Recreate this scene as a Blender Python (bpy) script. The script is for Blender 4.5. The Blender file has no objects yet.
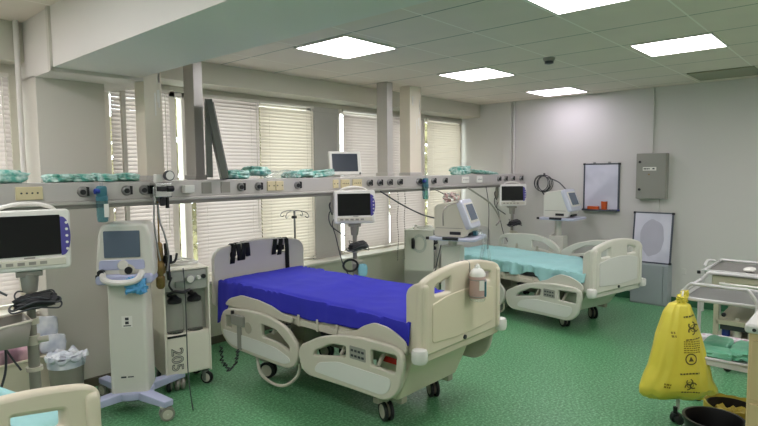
import bpy, bmesh, math, random
from mathutils import Vector, Matrix, Euler, noise
from math import sin, cos, pi, radians as R
C = bpy.context.scene.collection
random.seed(7)

# ------------------------------------------------------------------ materials
def lin(h):
    h = h.lstrip('#'); o = []
    for i in (0, 2, 4):
        c = int(h[i:i+2], 16)/255
        o.append(c/12.92 if c <= .04045 else ((c+.055)/1.055)**2.4)
    return (*o, 1)

def pm(name, col, rough=.5, metal=0, var=.06, scale=6, bump=0, bscale=60, spec=.5, detail=3):
    """procedural principled material: a colour gently varied by noise, optional bump"""
    m = bpy.data.materials.new(name); m.use_nodes = True
    nt = m.node_tree; b = nt.nodes['Principled BSDF']
    c = lin(col) if isinstance(col, str) else (*col, 1)
    b.inputs['Roughness'].default_value = rough; b.inputs['Metallic'].default_value = metal
    b.inputs['Specular IOR Level'].default_value = spec
    tc = nt.nodes.new('ShaderNodeTexCoord')
    n = nt.nodes.new('ShaderNodeTexNoise'); n.inputs['Scale'].default_value = scale; n.inputs['Detail'].default_value = detail
    nt.links.new(tc.outputs['Object'], n.inputs['Vector'])
    mx = nt.nodes.new('ShaderNodeMix'); mx.data_type = 'RGBA'
    mx.inputs['A'].default_value = tuple(x*(1-var) for x in c[:3])+(1,)
    mx.inputs['B'].default_value = tuple(min(1, x*(1+var)) for x in c[:3])+(1,)
    nt.links.new(n.outputs['Fac'], mx.inputs['Factor']); nt.links.new(mx.outputs['Result'], b.inputs['Base Color'])
    if bump:
        n2 = nt.nodes.new('ShaderNodeTexNoise'); n2.inputs['Scale'].default_value = bscale
        nt.links.new(tc.outputs['Object'], n2.inputs['Vector'])
        bp = nt.nodes.new('ShaderNodeBump'); bp.inputs['Strength'].default_value = bump; bp.inputs['Distance'].default_value = .01
        nt.links.new(n2.outputs['Fac'], bp.inputs['Height']); nt.links.new(bp.outputs['Normal'], b.inputs['Normal'])
    return m

def two_tone(name, c1, c2, scale, lo=.45, hi=.55, rough=.6, bump=0, tex='noise', spec=.5):
    m = pm(name, c1, rough, var=0, spec=spec); nt = m.node_tree; b = nt.nodes['Principled BSDF']
    tc = [n for n in nt.nodes if n.type == 'TEX_COORD'][0]
    n = nt.nodes.new('ShaderNodeTexNoise' if tex == 'noise' else 'ShaderNodeTexVoronoi'); n.inputs['Scale'].default_value = scale
    nt.links.new(tc.outputs['Object'], n.inputs['Vector'])
    r = nt.nodes.new('ShaderNodeValToRGB'); r.color_ramp.elements[0].position = lo; r.color_ramp.elements[1].position = hi
    r.color_ramp.elements[0].color = lin(c1); r.color_ramp.elements[1].color = lin(c2)
    nt.links.new(n.outputs['Fac' if tex == 'noise' else 'Distance'], r.inputs['Fac'])
    nt.links.new(r.outputs['Color'], b.inputs['Base Color'])
    if bump:
        bp = nt.nodes.new('ShaderNodeBump'); bp.inputs['Strength'].default_value = bump; bp.inputs['Distance'].default_value = .01
        nt.links.new(n.outputs[0], bp.inputs['Height']); nt.links.new(bp.outputs['Normal'], b.inputs['Normal'])
    return m

def emis(name, col, s):
    m = bpy.data.materials.new(name); m.use_nodes = True; nt = m.node_tree
    nt.nodes.clear(); e = nt.nodes.new('ShaderNodeEmission'); o = nt.nodes.new('ShaderNodeOutputMaterial')
    e.inputs['Color'].default_value = (*col, 1); e.inputs['Strength'].default_value = s
    nt.links.new(e.outputs[0], o.inputs[0]); return m

def glassy(name, tint=(1, 1, 1), rough=.02, ior=1.45, body=0., bodycol=(1, 1, 1)):
    """thin clear pane / plastic: transparent with a fresnel gloss, optionally a little milky body"""
    m = bpy.data.materials.new(name); m.use_nodes = True; nt = m.node_tree; nt.nodes.clear()
    o = nt.nodes.new('ShaderNodeOutputMaterial'); t = nt.nodes.new('ShaderNodeBsdfTransparent'); g = nt.nodes.new('ShaderNodeBsdfGlossy')
    f0 = nt.nodes.new('ShaderNodeLayerWeight'); f0.inputs['Blend'].default_value = .5; mx = nt.nodes.new('ShaderNodeMixShader')
    pw = nt.nodes.new('ShaderNodeMath'); pw.operation = 'POWER'; pw.inputs[1].default_value = 4; f = nt.nodes.new('ShaderNodeMath'); f.operation = 'MULTIPLY_ADD'; f.inputs[1].default_value = .8; f.inputs[2].default_value = .04
    nt.links.new(f0.outputs['Facing'], pw.inputs[0]); nt.links.new(pw.outputs[0], f.inputs[0])
    t.inputs['Color'].default_value = (*tint, 1); g.inputs['Roughness'].default_value = rough;
    nt.links.new(f.outputs[0], mx.inputs[0]); nt.links.new(g.outputs[0], mx.inputs[2])
    if body:
        d = nt.nodes.new('ShaderNodeBsdfDiffuse'); d.inputs['Color'].default_value = (*bodycol, 1)
        m2 = nt.nodes.new('ShaderNodeMixShader'); m2.inputs[0].default_value = body
        nt.links.new(t.outputs[0], m2.inputs[1]); nt.links.new(d.outputs[0], m2.inputs[2]); nt.links.new(m2.outputs[0], mx.inputs[1])
    else:
        nt.links.new(t.outputs[0], mx.inputs[1])
    nt.links.new(mx.outputs[0], o.inputs[0]); return m

def slatmat(name, col, trans):
    m = bpy.data.materials.new(name); m.use_nodes = True; nt = m.node_tree; nt.nodes.clear()
    o = nt.nodes.new('ShaderNodeOutputMaterial'); d = nt.nodes.new('ShaderNodeBsdfDiffuse'); t = nt.nodes.new('ShaderNodeBsdfTranslucent')
    mx = nt.nodes.new('ShaderNodeMixShader'); mx.inputs[0].default_value = trans
    tc = nt.nodes.new('ShaderNodeTexCoord'); n = nt.nodes.new('ShaderNodeTexNoise'); n.inputs['Scale'].default_value = 4
    nt.links.new(tc.outputs['Object'], n.inputs['Vector'])
    cm = nt.nodes.new('ShaderNodeMix'); cm.data_type = 'RGBA'; c = lin(col)
    cm.inputs['A'].default_value = tuple(x*.93 for x in c[:3])+(1,); cm.inputs['B'].default_value = c
    nt.links.new(n.outputs['Fac'], cm.inputs['Factor'])
    for s in (d, t): nt.links.new(cm.outputs['Result'], s.inputs['Color'])
    nt.links.new(d.outputs[0], mx.inputs[1]); nt.links.new(t.outputs[0], mx.inputs[2]); nt.links.new(mx.outputs[0], o.inputs[0])
    return m

def floor_mat():
    m = pm('vinyl_floor', '#4f9a6d', .34, var=.0, spec=.55); nt = m.node_tree; b = nt.nodes['Principled BSDF']
    tc = [n for n in nt.nodes if n.type == 'TEX_COORD'][0]
    n = nt.nodes.new('ShaderNodeTexNoise'); n.inputs['Scale'].default_value = 55; n.inputs['Detail'].default_value = 4; n.inputs['Roughness'].default_value = .7
    nt.links.new(tc.outputs['Object'], n.inputs['Vector'])
    r = nt.nodes.new('ShaderNodeValToRGB'); e = r.color_ramp.elements
    e[0].position = .36; e[0].color = lin('#3b7449'); e[1].position = .66; e[1].color = lin('#8fc096')
    x = e.new(.5); x.color = lin('#549162')
    nt.links.new(n.outputs['Fac'], r.inputs['Fac'])
    n3 = nt.nodes.new('ShaderNodeTexNoise'); n3.inputs['Scale'].default_value = 1.3; n3.inputs['Detail'].default_value = 4
    nt.links.new(tc.outputs['Object'], n3.inputs['Vector'])
    mr = nt.nodes.new('ShaderNodeMapRange'); mr.inputs['To Min'].default_value = .26; mr.inputs['To Max'].default_value = .42
    nt.links.new(n3.outputs['Fac'], mr.inputs['Value']); nt.links.new(mr.outputs[0], b.inputs['Roughness'])
    nt.links.new(r.outputs['Color'], b.inputs['Base Color'])
    return m

def ceiling_mat():
    """lay-in tiles: thin darker joints on the 0.627 x 0.65 m module the lamps sit in"""
    m = pm('ceiling_tiles', '#e2d6ca', .85, var=.05, scale=3, spec=.2); nt = m.node_tree; b = nt.nodes['Principled BSDF']
    tc = [n for n in nt.nodes if n.type == 'TEX_COORD'][0]
    sp = nt.nodes.new('ShaderNodeSeparateXYZ'); nt.links.new(tc.outputs['Object'], sp.inputs[0])
    def joint(out, off, pitch):
        a = nt.nodes.new('ShaderNodeMath'); a.operation = 'SUBTRACT'; a.inputs[1].default_value = off-.0065; nt.links.new(out, a.inputs[0])
        d = nt.nodes.new('ShaderNodeMath'); d.operation = 'FLOORED_MODULO'; d.inputs[1].default_value = pitch; nt.links.new(a.outputs[0], d.inputs[0])
        l = nt.nodes.new('ShaderNodeMath'); l.operation = 'LESS_THAN'; l.inputs[1].default_value = .013; nt.links.new(d.outputs[0], l.inputs[0]); return l.outputs[0]
    jx, jy = joint(sp.outputs['X'], 2.98, .628), joint(sp.outputs['Y'], 1.005, .6467)
    
    old = [n for n in nt.nodes if n.type == 'MIX'][0]
    mx = nt.nodes.new('ShaderNodeMix'); mx.data_type = 'RGBA'; mx.inputs['B'].default_value = lin('#8d9084')
    nt.links.new(jx, mx.inputs['Factor']); nt.links.new(old.outputs['Result'], mx.inputs['A'])
    m2 = nt.nodes.new('ShaderNodeMix'); m2.data_type = 'RGBA'; m2.inputs['B'].default_value = lin('#f3ece2')
    nt.links.new(jy, m2.inputs['Factor']); nt.links.new(mx.outputs['Result'], m2.inputs['A']); nt.links.new(m2.outputs['Result'], b.inputs['Base Color'])
    return m

M = dict(
 wall=pm('wall_paint', '#cfcdc8', .75, var=.025, scale=1.5, bump=.03, bscale=120, spec=.3),
 wallw=pm('window_wall_paint', '#cfcbbd', .75, var=.03, scale=1.5, spec=.3),
 beam=pm('beam_paint', '#e0dbd4', .5, var=.03, scale=2, spec=.4),
 pillar=pm('pillar_oil_paint', '#cfcabf', .4, var=.03, scale=1.2, spec=.4),
 floor=floor_mat(), ceil=ceiling_mat(),
 cove=pm('green_cove_base', '#2f5f42', .4), skirt=pm('dark_skirting', '#5c5648', .5),
 frame=pm('white_window_frame', '#d8d3c8', .4), panel=pm('grey_infill_panel', '#b8b5af', .5),
 slat=slatmat('blind_slat', '#c4bab4', .26), slatlit=slatmat('blind_slat_sunlit', '#cdc4b6', .30),  # slatlit: slat copy with sunlight put into its warmer, paler colour
 white=pm('white_plastic', '#dcdad2', .35, var=.02), cream=pm('cream_bed_plastic', '#d6cdb6', .38, var=.025, scale=3),
 creamgrey=pm('grey_cream_plastic', '#c6c1b0', .4, var=.03), pad=pm('pale_pad_plastic', '#d6d6cf', .35, var=.02),
 bedgrey=pm('bed_frame_paint', '#a9a493', .45), bedboard=pm('headboard_plastic', '#c9c4bc', .4, var=.02),
 black=pm('black_rubber', '#16171a', .5), strap=pm('black_webbing', '#0d0d0f', .8), dark=pm('dark_grey_plastic', '#35383c', .4),
 hub=pm('grey_wheel_hub', '#c4bfb0', .35), chrome=pm('chrome', '#c8c9c8', .18, 1, var=.02), steel=pm('brushed_steel', '#9c9c9a', .35, .85, var=.05),
 alu=pm('aluminium_rail', '#bdb9b4', .36, .25, var=.04, scale=2), alud=pm('aluminium_lip', '#7c7972', .35, .4, var=.05), polegrey=pm('grey_pole_paint', '#8d8a80', .4, .2),
 screen=pm('dead_screen', '#0c0d0f', .16, var=.02), screenb=pm('grey_blue_screen', '#5a6675', .25, var=.04),
 lav=pm('lavender_plastic', '#b4b8d4', .35, var=.02), purple=pm('purple_key_panel', '#4c4690', .4),
 medwhite=pm('ventilator_white', '#d5d3c8', .35, var=.02), medbeige=pm('ventilator_beige', '#c9c5b4', .4, var=.02),
 blue=pm('royal_blue_sheet', '#3233b0', .72, var=.14, scale=2.5, bump=.12, bscale=35, spec=.25),
 teal=pm('teal_sheet', '#97c6c4', .75, var=.14, scale=3, bump=.15, bscale=25, spec=.25),
 gauze=two_tone('teal_gauze_pack', '#5aa394', '#c6dcd3', 26, .36, .66, .5, .2),
 clear=glassy('clear_plastic', (.93, .96, .96), .08, 1.4, .10, (.85, .88, .86)), glass=glassy('window_glass', (.93, .97, .95)),
 jar=glassy('jar_plastic', (.93, .92, .90), .06, 1.45, .12, (.8, .77, .72)),
 yellow=pm('yellow_bag_film', '#e0d24e', .36, var=.06, scale=5, bump=.5, bscale=9, spec=.5),
 ink=pm('black_ink', '#57522a', .6), inkgrey=pm('grey_print', '#6d6a62', .6),
 ebox=pm('grey_box_enamel', '#8f8f86', .45, var=.03), cab=pm('grey_cabinet_paint', '#9aa2a4', .45, var=.03),
 board=two_tone('whiteboard_face', '#d5d6e2', '#c3c5d2', 3, .4, .6, .25), boardframe=pm('board_frame_alloy', '#4f5560', .4, .3),
 orange=pm('orange_plastic', '#c4551e', .4), red=pm('red_plastic', '#a8251c', .45), outlet=pm('ivory_outlet', '#cfc29a', .4),
 label=pm('white_label', '#e6e4dc', .5), pink=pm('pink_print_label', '#c4a49c', .5), tealp=pm('teal_plastic', '#3f7480', .35), bluep=pm('blue_plastic', '#263a8c', .35),
 navy=pm('blue_glove_film', '#5aa5d8', .4), binplas=pm('grey_bin_plastic', '#8d8b7e', .45), liner=two_tone('crumpled_white_liner', '#e8e9ec', '#aeb6c6', 9, .4, .68, .35, .3),
 pinkcloth=two_tone('pink_striped_cloth', '#d3a9b4', '#96707f', 7, .42, .58, .8), tvgrey=pm('dark_screen_shell', '#63655e', .4), brass=pm('old_brass', '#8d7444', .4, .5, var=.2, scale=30),
 green=pm('green_film_pack', '#6fb694', .3, var=.25, scale=14), leaf=slatmat('leaf', '#827d5c', .3), bark=pm('bark', '#5a4a3a', .9, var=.3, scale=20),
 lamp=emis('lamp_diffuser', (1, .955, 1), 10), lampv=emis('cool_lamp_diffuser', (.97, .88, 1.06), 6), white2=pm('white_enamel_tube', '#c9c9c6', .35, .1),
 off=pm('unlit_diffuser', '#8f8f78', .5), recess=pm('grey_recess', '#a2a59c', .5), creampad=pm('pale_cream_panel', '#d9d0b6', .35, var=.02), yellow2=pm('dull_yellow_film', '#a39636', .45, var=.15), offwhite=pm('off_white_bed_plastic', '#d3d1c4', .38, var=.02), offgrey=pm('off_white_rail_plastic', '#c8c7ba', .4, var=.02), liplite=pm('aluminium_edge', '#b5b1aa', .35, .3), screend=pm('slate_screen', '#343b45', .25), lavp=pm('pale_lavender_plastic', '#c8cad6', .35, var=.02), cup=glassy('teal_clear_cup', (.42, .66, .70), .05, 1.45, .12, (.3, .5, .55)), postpaint=pm('cream_post_paint', '#ded6c4', .5, var=.04), offcream=pm('pale_cream_enamel', '#e6e1d0', .4, var=.02), lavb=pm('dusty_lavender_tray', '#bcc0d2', .35, var=.02), soot=pm('light_blue_box', '#8cc7d6', .5), tray=pm('grey_tray_top', '#7f7c78', .35, .3), beige=pm('beige_laminate', '#d2bb8e', .45, var=.03),
 inkgrey2=pm('ink_smear', '#b4b4c1', .4), ink2=pm('faded_ink', '#8c7c1e', .6), liner2=two_tone('printed_paper_pack', '#e3dfe2', '#c58fa8', 30, .55, .65, .5), black2=pm('black_bucket_plastic', '#101012', .4), beige2=pm('cream_trolley_paint', '#b9b49c', .45), label2=pm('pale_carton', '#cfc8b4', .6),
 lit=slatmat('drip_paint', '#b7b29c', .0))

# ------------------------------------------------------------------ mesh building
def Tm(loc=(0, 0, 0), rot=(0, 0, 0)):
    return Matrix.Translation(loc) @ Euler(rot).to_matrix().to_4x4()

class MB:
    def __init__(s): s.v = []; s.f = []; s.mi = []; s.k = 0; s.T = None
    def add(s, vs, fs):
        n = len(s.v)
        s.v += [(s.T @ Vector(v)) if s.T is not None else Vector(v) for v in vs]
        s.f += [tuple(i+n for i in f) for f in fs]; s.mi += [s.k]*len(fs); return s
    def box(s, c, d, rot=(0, 0, 0)):
        m = Tm(c, rot); h = [x/2 for x in d]
        vs = [m @ Vector((sx*h[0], sy*h[1], sz*h[2])) for sx in (-1, 1) for sy in (-1, 1) for sz in (-1, 1)]
        return s.add(vs, [(0, 1, 3, 2), (4, 6, 7, 5), (0, 4, 5, 1), (2, 3, 7, 6), (0, 2, 6, 4), (1, 5, 7, 3)])
    def b2(s, x0, x1, y0, y1, z0, z1):
        return s.box(((x0+x1)/2, (y0+y1)/2, (z0+z1)/2), (x1-x0, y1-y0, z1-z0))
    def cyl(s, p0, p1, r0, r1=None, n=20, cap=True):
        r1 = r0 if r1 is None else r1
        p0, p1 = Vector(p0), Vector(p1); d = (p1-p0).normalized()
        a = d.orthogonal().normalized(); b = d.cross(a); vs = []; fs = []
        for p, r in ((p0, r0), (p1, r1)):
            vs += [p + a*cos(2*pi*i/n)*r + b*sin(2*pi*i/n)*r for i in range(n)]
        fs = [(i, (i+1) % n, n+(i+1) % n, n+i) for i in range(n)]
        if cap: fs += [tuple(range(n))[::-1], tuple(range(n, 2*n))]
        return s.add(vs, fs)
    def lathe(s, prof, c=(0, 0, 0), n=28, axis='z', cap=True):
        vs = []; fs = []
        for r, z in prof:
            for i in range(n):
                a = 2*pi*i/n; p = (r*cos(a), r*sin(a), z)
                if axis == 'y': p = (p[0], p[2], p[1])
                if axis == 'x': p = (p[2], p[0], p[1])
                vs.append(Vector(p)+Vector(c))
        for k in range(len(prof)-1):
            fs += [(k*n+i, k*n+(i+1) % n, (k+1)*n+(i+1) % n, (k+1)*n+i) for i in range(n)]
        if cap: fs += [tuple(range(n))[::-1], tuple(range((len(prof)-1)*n, len(prof)*n))]
        return s.add(vs, fs)
    def tube(s, pts, r, n=10, smooth=6, closed=False):
        pts = [Vector(p) for p in pts]
        if smooth > 1 and len(pts) > 2:
            o = []; L = len(pts); seg = L if closed else L-1
            for i in range(seg):
                g = lambda j: pts[j % L] if closed else pts[max(0, min(L-1, j))]
                p0, p1, p2, p3 = g(i-1), g(i), g(i+1), g(i+2)
                for t in range(smooth):
                    t /= smooth
                    o.append(.5*((2*p1)+(p2-p0)*t+(2*p0-5*p1+4*p2-p3)*t*t+(3*p1-p0-3*p2+p3)*t**3))
            if not closed: o.append(pts[-1])
            pts = o
        vs = []; fs = []; L = len(pts); up = None
        for i, p in enumerate(pts):
            a = pts[(i-1) % L] if closed or i else p; b = pts[(i+1) % L] if closed or i < L-1 else p
            d = (b-a).normalized() if (b-a).length > 1e-9 else Vector((0, 0, 1))
            up = d.orthogonal().normalized() if up is None else (up-d*up.dot(d))
            if up.length < 1e-6: up = d.orthogonal()
            up.normalize(); w = d.cross(up)
            rr = r[i*len(r)//L] if isinstance(r, (list, tuple)) else r
            vs += [p+up*cos(2*pi*k/n)*rr+w*sin(2*pi*k/n)*rr for k in range(n)]
        for i in range(L if closed else L-1):
            j = (i+1) % L
            fs += [(i*n+k, i*n+(k+1) % n, j*n+(k+1) % n, j*n+k) for k in range(n)]
        if not closed: fs += [tuple(range(n))[::-1], tuple(range((L-1)*n, L*n))]
        return s.add(vs, fs)
    def grid(s, fn, nu, nv):
        vs = [fn(i/(nu-1), j/(nv-1)) for j in range(nv) for i in range(nu)]
        return s.add(vs, [(j*nu+i, j*nu+i+1, (j+1)*nu+i+1, (j+1)*nu+i) for j in range(nv-1) for i in range(nu-1)])
    def mesh(s, me, m):
        return s.add([m @ v.co for v in me.vertices], [tuple(p.vertices) for p in me.polygons])
    def lump(s, c, d, amp=.12, seed=0, n=8, fr=3., rot=(0, 0, 0), pw=4):
        """a soft crumpled block"""
        m = Tm(c, rot); vs = []; fs = []; U, V = n*4, n*2
        for j in range(V+1):
            for i in range(U):
                a, b = 2*pi*i/U, -pi/2+pi*j/V
                q = Vector((cos(b)*cos(a), cos(b)*sin(a), sin(b)))
                k = (abs(q.x)**pw+abs(q.y)**pw+abs(q.z)**pw)**(-1/pw)
                q = q*k
                k2 = 1+amp*noise.noise(q*fr+Vector((seed*7.3, seed*3.1, seed)))+amp*.5*noise.noise(q*fr*2.7+Vector((seed, 9, seed*2)))
                vs.append(m @ Vector((q.x*d[0]/2*k2, q.y*d[1]/2*k2, q.z*d[2]/2*k2)))
        for j in range(V):
            fs += [(j*U+i, j*U+(i+1) % U, (j+1)*U+(i+1) % U, (j+1)*U+i) for i in range(U)]
        return s.add(vs, fs)
    def build(s, name, mat, parent=None, bev=0, sub=0, solid=0, ang=35, seg=2):
        me = bpy.data.meshes.new(name); me.from_pydata([tuple(v) for v in s.v], [], s.f); me.validate()
        for m in (mat if isinstance(mat, (list, tuple)) else [mat]): me.materials.append(M[m] if isinstance(m, str) else m)
        if len(me.polygons) == len(s.mi):
            me.polygons.foreach_set('material_index', s.mi)
        bm = bmesh.new(); bm.from_mesh(me); bmesh.ops.recalc_face_normals(bm, faces=bm.faces); bm.to_mesh(me); bm.free()
        me.polygons.foreach_set('use_smooth', [True]*len(me.polygons)); me.set_sharp_from_angle(angle=R(ang)); me.update()
        o = bpy.data.objects.new(name, me); C.objects.link(o)
        if parent: o.parent = parent
        if solid:
            md = o.modifiers.new('solid', 'SOLIDIFY'); md.thickness = solid; md.offset = 0
        if sub:
            md = o.modifiers.new('sub', 'SUBSURF'); md.levels = sub; md.render_levels = sub
        if bev:
            md = o.modifiers.new('bev', 'BEVEL'); md.width = bev; md.segments = seg; md.limit_method = 'ANGLE'; md.angle_limit = R(40); md.harden_normals = True
        return o

def rp(pts, r, n=6):
    """round the corners of a polygon; r one radius or one per corner"""
    out = []; L = len(pts)
    for i, p in enumerate(pts):
        p = Vector(p[:2]); a = Vector(pts[i-1][:2]); b = Vector(pts[(i+1) % L][:2]); q = r[i] if isinstance(r, (list, tuple)) else r
        da, db = (a-p), (b-p); t = min(q, da.length*.48, db.length*.48)
        if t < 1e-5: out.append(p); continue
        s0, s1 = p+da.normalized()*t, p+db.normalized()*t
        for k in range(n+1):
            u = k/n; out.append(s0*(1-u)**2+p*2*u*(1-u)+s1*u*u)
    return out

def panel(outline, holes=(), thick=.03, bev=.004):
    """flat plate with openings, in its local XY plane, from a filled 2-D curve"""
    cu = bpy.data.curves.new('plate', 'CURVE'); cu.dimensions = '2D'; cu.fill_mode = 'BOTH'
    cu.extrude = max(thick/2-bev, 1e-4); cu.bevel_depth = bev; cu.bevel_resolution = 2
    def grow(P, k):
        xs = [q[0] for q in P]; ys = [q[1] for q in P]; cx, cy = (max(xs)+min(xs))/2, (max(ys)+min(ys))/2
        ex, ey = 1+2*k/max(1e-6, max(xs)-min(xs)), 1+2*k/max(1e-6, max(ys)-min(ys)); return [(cx+(q[0]-cx)*ex, cy+(q[1]-cy)*ey) for q in P]
    for pts in [outline, *[grow(h, bev*.4) for h in holes]]:
        sp = cu.splines.new('POLY'); sp.points.add(len(pts)-1); sp.use_cyclic_u = True
        for q, p in zip(sp.points, pts): q.co = (p[0], p[1], 0, 1)
    o = bpy.data.objects.new('plate', cu); C.objects.link(o)
    dg = bpy.context.evaluated_depsgraph_get(); dg.update()
    me = bpy.data.meshes.new_from_object(o.evaluated_get(dg))
    bpy.data.objects.remove(o); bpy.data.curves.remove(cu); return me

def lettering(txt, size, outline=0, ext=.0006):
    cu = bpy.data.curves.new('lettering', 'FONT'); cu.body = txt; cu.size = size; cu.align_x = 'CENTER'; cu.align_y = 'CENTER'
    if outline: cu.fill_mode = 'NONE'; cu.bevel_depth = outline
    else: cu.extrude = ext
    o = bpy.data.objects.new('lettering', cu); C.objects.link(o)
    dg = bpy.context.evaluated_depsgraph_get(); dg.update()
    me = bpy.data.meshes.new_from_object(o.evaluated_get(dg))
    bpy.data.objects.remove(o); bpy.data.curves.remove(cu); return me

XZ = Matrix(((1, 0, 0, 0), (0, 0, 1, 0), (0, 1, 0, 0), (0, 0, 0, 1)))   # plate u->x v->z, thickness along y
YZ = Matrix(((0, 0, 1, 0), (1, 0, 0, 0), (0, 1, 0, 0), (0, 0, 0, 1)))   # plate u->y v->z, thickness along x

def tag(o, label, cat, group=None, kind=None):
    o['label'] = label; o['category'] = cat
    if group: o['group'] = group
    if kind: o['kind'] = kind
    return o
def thing(name, label, cat, loc=(0, 0, 0), rz=0, group=None):
    o = bpy.data.objects.new(name, None); C.objects.link(o); o.empty_display_size = .1
    o.location = loc; o.rotation_euler = (0, 0, R(rz)); return tag(o, label, cat, group)
def st(name, mb, mat, **k):
    o = mb.build(name, mat, **k); o['kind'] = 'structure'; return o
KIDS = {}
def copy_tree(o, parent=None):
    c = o.copy(); C.objects.link(c)
    if parent: c.parent = parent
    for ch in list(o.children): copy_tree(ch, c)
    return c
# ------------------------------------------------------------------ the room
ZC, XB, YW = 2.749, 7.62, 5.10
st('floor', MB().b2(-3, XB+.1, -3, 5.3, -.1, 0), 'floor')
st('ceiling', MB().b2(1.9, XB+.1, -3, 5.3, ZC, ZC+.1).b2(-3, 1.45, -3, 5.3, 2.865, 2.965), 'ceil')
st('wall_back', MB().b2(XB, XB+.12, -3, 5.3, 0, 2.9), 'wall')
st('wall_left', MB().b2(-3.12, -3, -3, 5.3, 0, 2.95), 'wall')
st('wall_near', MB().b2(-3, XB, -3.12, -3, 0, 2.95), 'wall')
w = MB().b2(-3, XB, 4.9, 5.28, 0, .62).b2(-3, XB, 5.06, 5.28, 2.5, 2.95)
w.b2(1.98, XB, 4.72, 5.28, 2.55, ZC).b2(-3, 1.37, 4.88, 5.28, 2.57, 2.95)
w.b2(-3, .05, 5.08, 5.28, .62, 2.5).b2(1.31, 2.03, 5.08, 5.28, .62, 2.5).b2(4.42, 4.86, 5.12, 5.28, .62, 2.5).b2(7.59, XB, 5.08, 5.28, .62, 2.5)
st('wall_window', w, 'wallw')
st('trim_sill', MB().b2(-3, 1.37, 4.84, 5.16, .62, .65).b2(1.86, XB, 4.84, 5.16, .62, .65), 'frame', bev=.006)
st('pillar', MB().b2(1.37, 1.86, 4.65, 5.2, 0, 2.45), 'pillar', bev=.004)
st('beam', MB().b2(1.37, 1.98, -3, 4.28, 2.455, 2.95).b2(1.37, 2.12, 4.30, 5.3, 2.435, 2.95), 'beam', bev=.003)
st('trim_beam', MB().b2(1.352, 1.372, 4.262, 4.305, 2.43, 2.865).b2(1.36, 2.12, 4.262, 4.302, 2.43, 2.456), 'pillar')
st('baseboard_back', MB().b2(XB-.016, XB, -3, 4.9, 0, .10), 'cove', bev=.006)
st('baseboard_window', MB().b2(-3, 1.37, 4.88, 4.9, 0, .075).b2(1.86, XB, 4.88, 4.9, 0, .075).b2(1.35, 1.88, 4.632, 4.652, 0, .075), 'skirt')
# grey infill panel between two windows
p = MB().b2(4.42, 4.86, 5.075, 5.12, .65, 2.5)
for a in ((4.45, 4.83, 5.068, 5.076, .70, .712), (4.45, 4.83, 5.068, 5.076, 2.44, 2.452), (4.45, 4.462, 5.068, 5.076, .70, 2.452), (4.818, 4.83, 5.068, 5.076, .70, 2.452)): p.b2(*a)
st('trim_panel', p, 'panel', bev=.002)
# cable ducts on the back wall, the pipe in the corner by the pillar
st('trim_conduit', MB().cyl((XB-.018, 4.12, .1), (XB-.018, 4.12, ZC), .014, n=12).b2(XB-.025, XB, 4.16, 4.30, 0, ZC), 'wall')
st('trim_duct', MB().b2(XB-.03, XB, 2.155, 2.19, 1.9, ZC).b2(XB-.03, XB, 2.06, 2.15, .5, 1.36), 'wall', bev=.003)
st('trim_pipe', MB().cyl((1.315, 4.84, .65), (1.315, 4.84, 2.865), .019, n=14), 'beam')

def window(n, x0, x1, mull, wide=()):
    f = MB(); z0, z1 = .65, 2.5; t = .05
    f.b2(x0, x1, 5.10, 5.20, z0, z0+t).b2(x0, x1, 5.10, 5.20, z1-t, z1).b2(x0, x0+t, 5.10, 5.20, z0, z1).b2(x1-t, x1, 5.10, 5.20, z0, z1)
    xs = [x0+t]
    for a, b in mull: f.b2(a, b, 5.10, 5.20, z0, z1); xs += [a, b]
    xs.append(x1-t)
    o = f.build('window_%d' % n, 'frame', bev=.004); o['kind'] = 'structure'
    for a, b in zip(xs[::2], xs[1::2]):
        MB().b2(a, b, 5.155, 5.161, z0+t, z1-t).build('pane', 'glass', o)
    return o
window(1, .05, 1.33, [])
w2 = window(2, 2.03, 4.42, [(2.62, 2.70), (2.765, 2.84), (3.61, 3.66)])
MB().b2(2.135, 2.172, 4.985, 5.02, .65, 2.55).build('mullion', 'frame', w2, bev=.003)
window(3, 4.86, 7.59, [(5.74, 5.82), (6.55, 6.67)])

def blind(x0, x1, tilt, m, label, ztop=2.47, gap=0):
    t = thing('venetian_blind', label, 'blind', ((x0+x1)/2, 5.045, 0), 0, 'venetian blinds in the window bays'); h = (x1-x0)/2
    MB().b2(-h, h, -.016, .016, ztop, ztop+.03).build('headrail', 'frame', t)
    s = MB(); z = ztop-.02-gap
    while z > .70:
        m4 = Tm((0, 0, z), (R(tilt)+random.uniform(-.05, .05), random.uniform(-.0015, .0015), 0)); L = h-.003
        arc = [(-.0225, 0), (-.012, .0036), (0, .005), (.012, .0036), (.0225, 0)]
        s.add([m4 @ Vector((sx*L, a, b)) for a, b in arc for sx in (-1, 1)], [(2*i, 2*i+1, 2*i+3, 2*i+2) for i in range(4)]); z -= .036
    s.build('slats', m, t)
    MB().b2(-h, h, -.013, .013, .675, .692).build('bottom_rail', 'frame', t)
    c = MB()
    for x in (-h*.7, h*.7): c.cyl((x, -.019, .68), (x, -.019, ztop), .0012, n=5)
    c.cyl((h-.05, -.024, 1.1), (h-.05, -.022, ztop), .004, n=6); c.build('cords', 'frame', t)
blind(.09, 1.30, 60, 'slat', 'venetian blind beside the pillar, at the edge where the ceiling is highest')
blind(2.06, 2.61, 58, 'slat', 'narrow venetian blind just past the pillar, with a white post in front')
blind(2.85, 3.638, 72, 'slat', 'greyish closed venetian blind behind the dark tilted screen')
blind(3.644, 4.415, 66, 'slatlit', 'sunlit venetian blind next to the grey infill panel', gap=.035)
blind(4.905, 5.785, 70, 'slat', 'venetian blind behind the small monitor on the rail', gap=.03)
blind(5.795, 6.60, 66, 'slat', 'venetian blind mostly hidden by the two far support posts')
blind(6.655, 7.56, 66, 'slatlit', 'bright warm-toned venetian blind that ends at the back wall', gap=.01)

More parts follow.
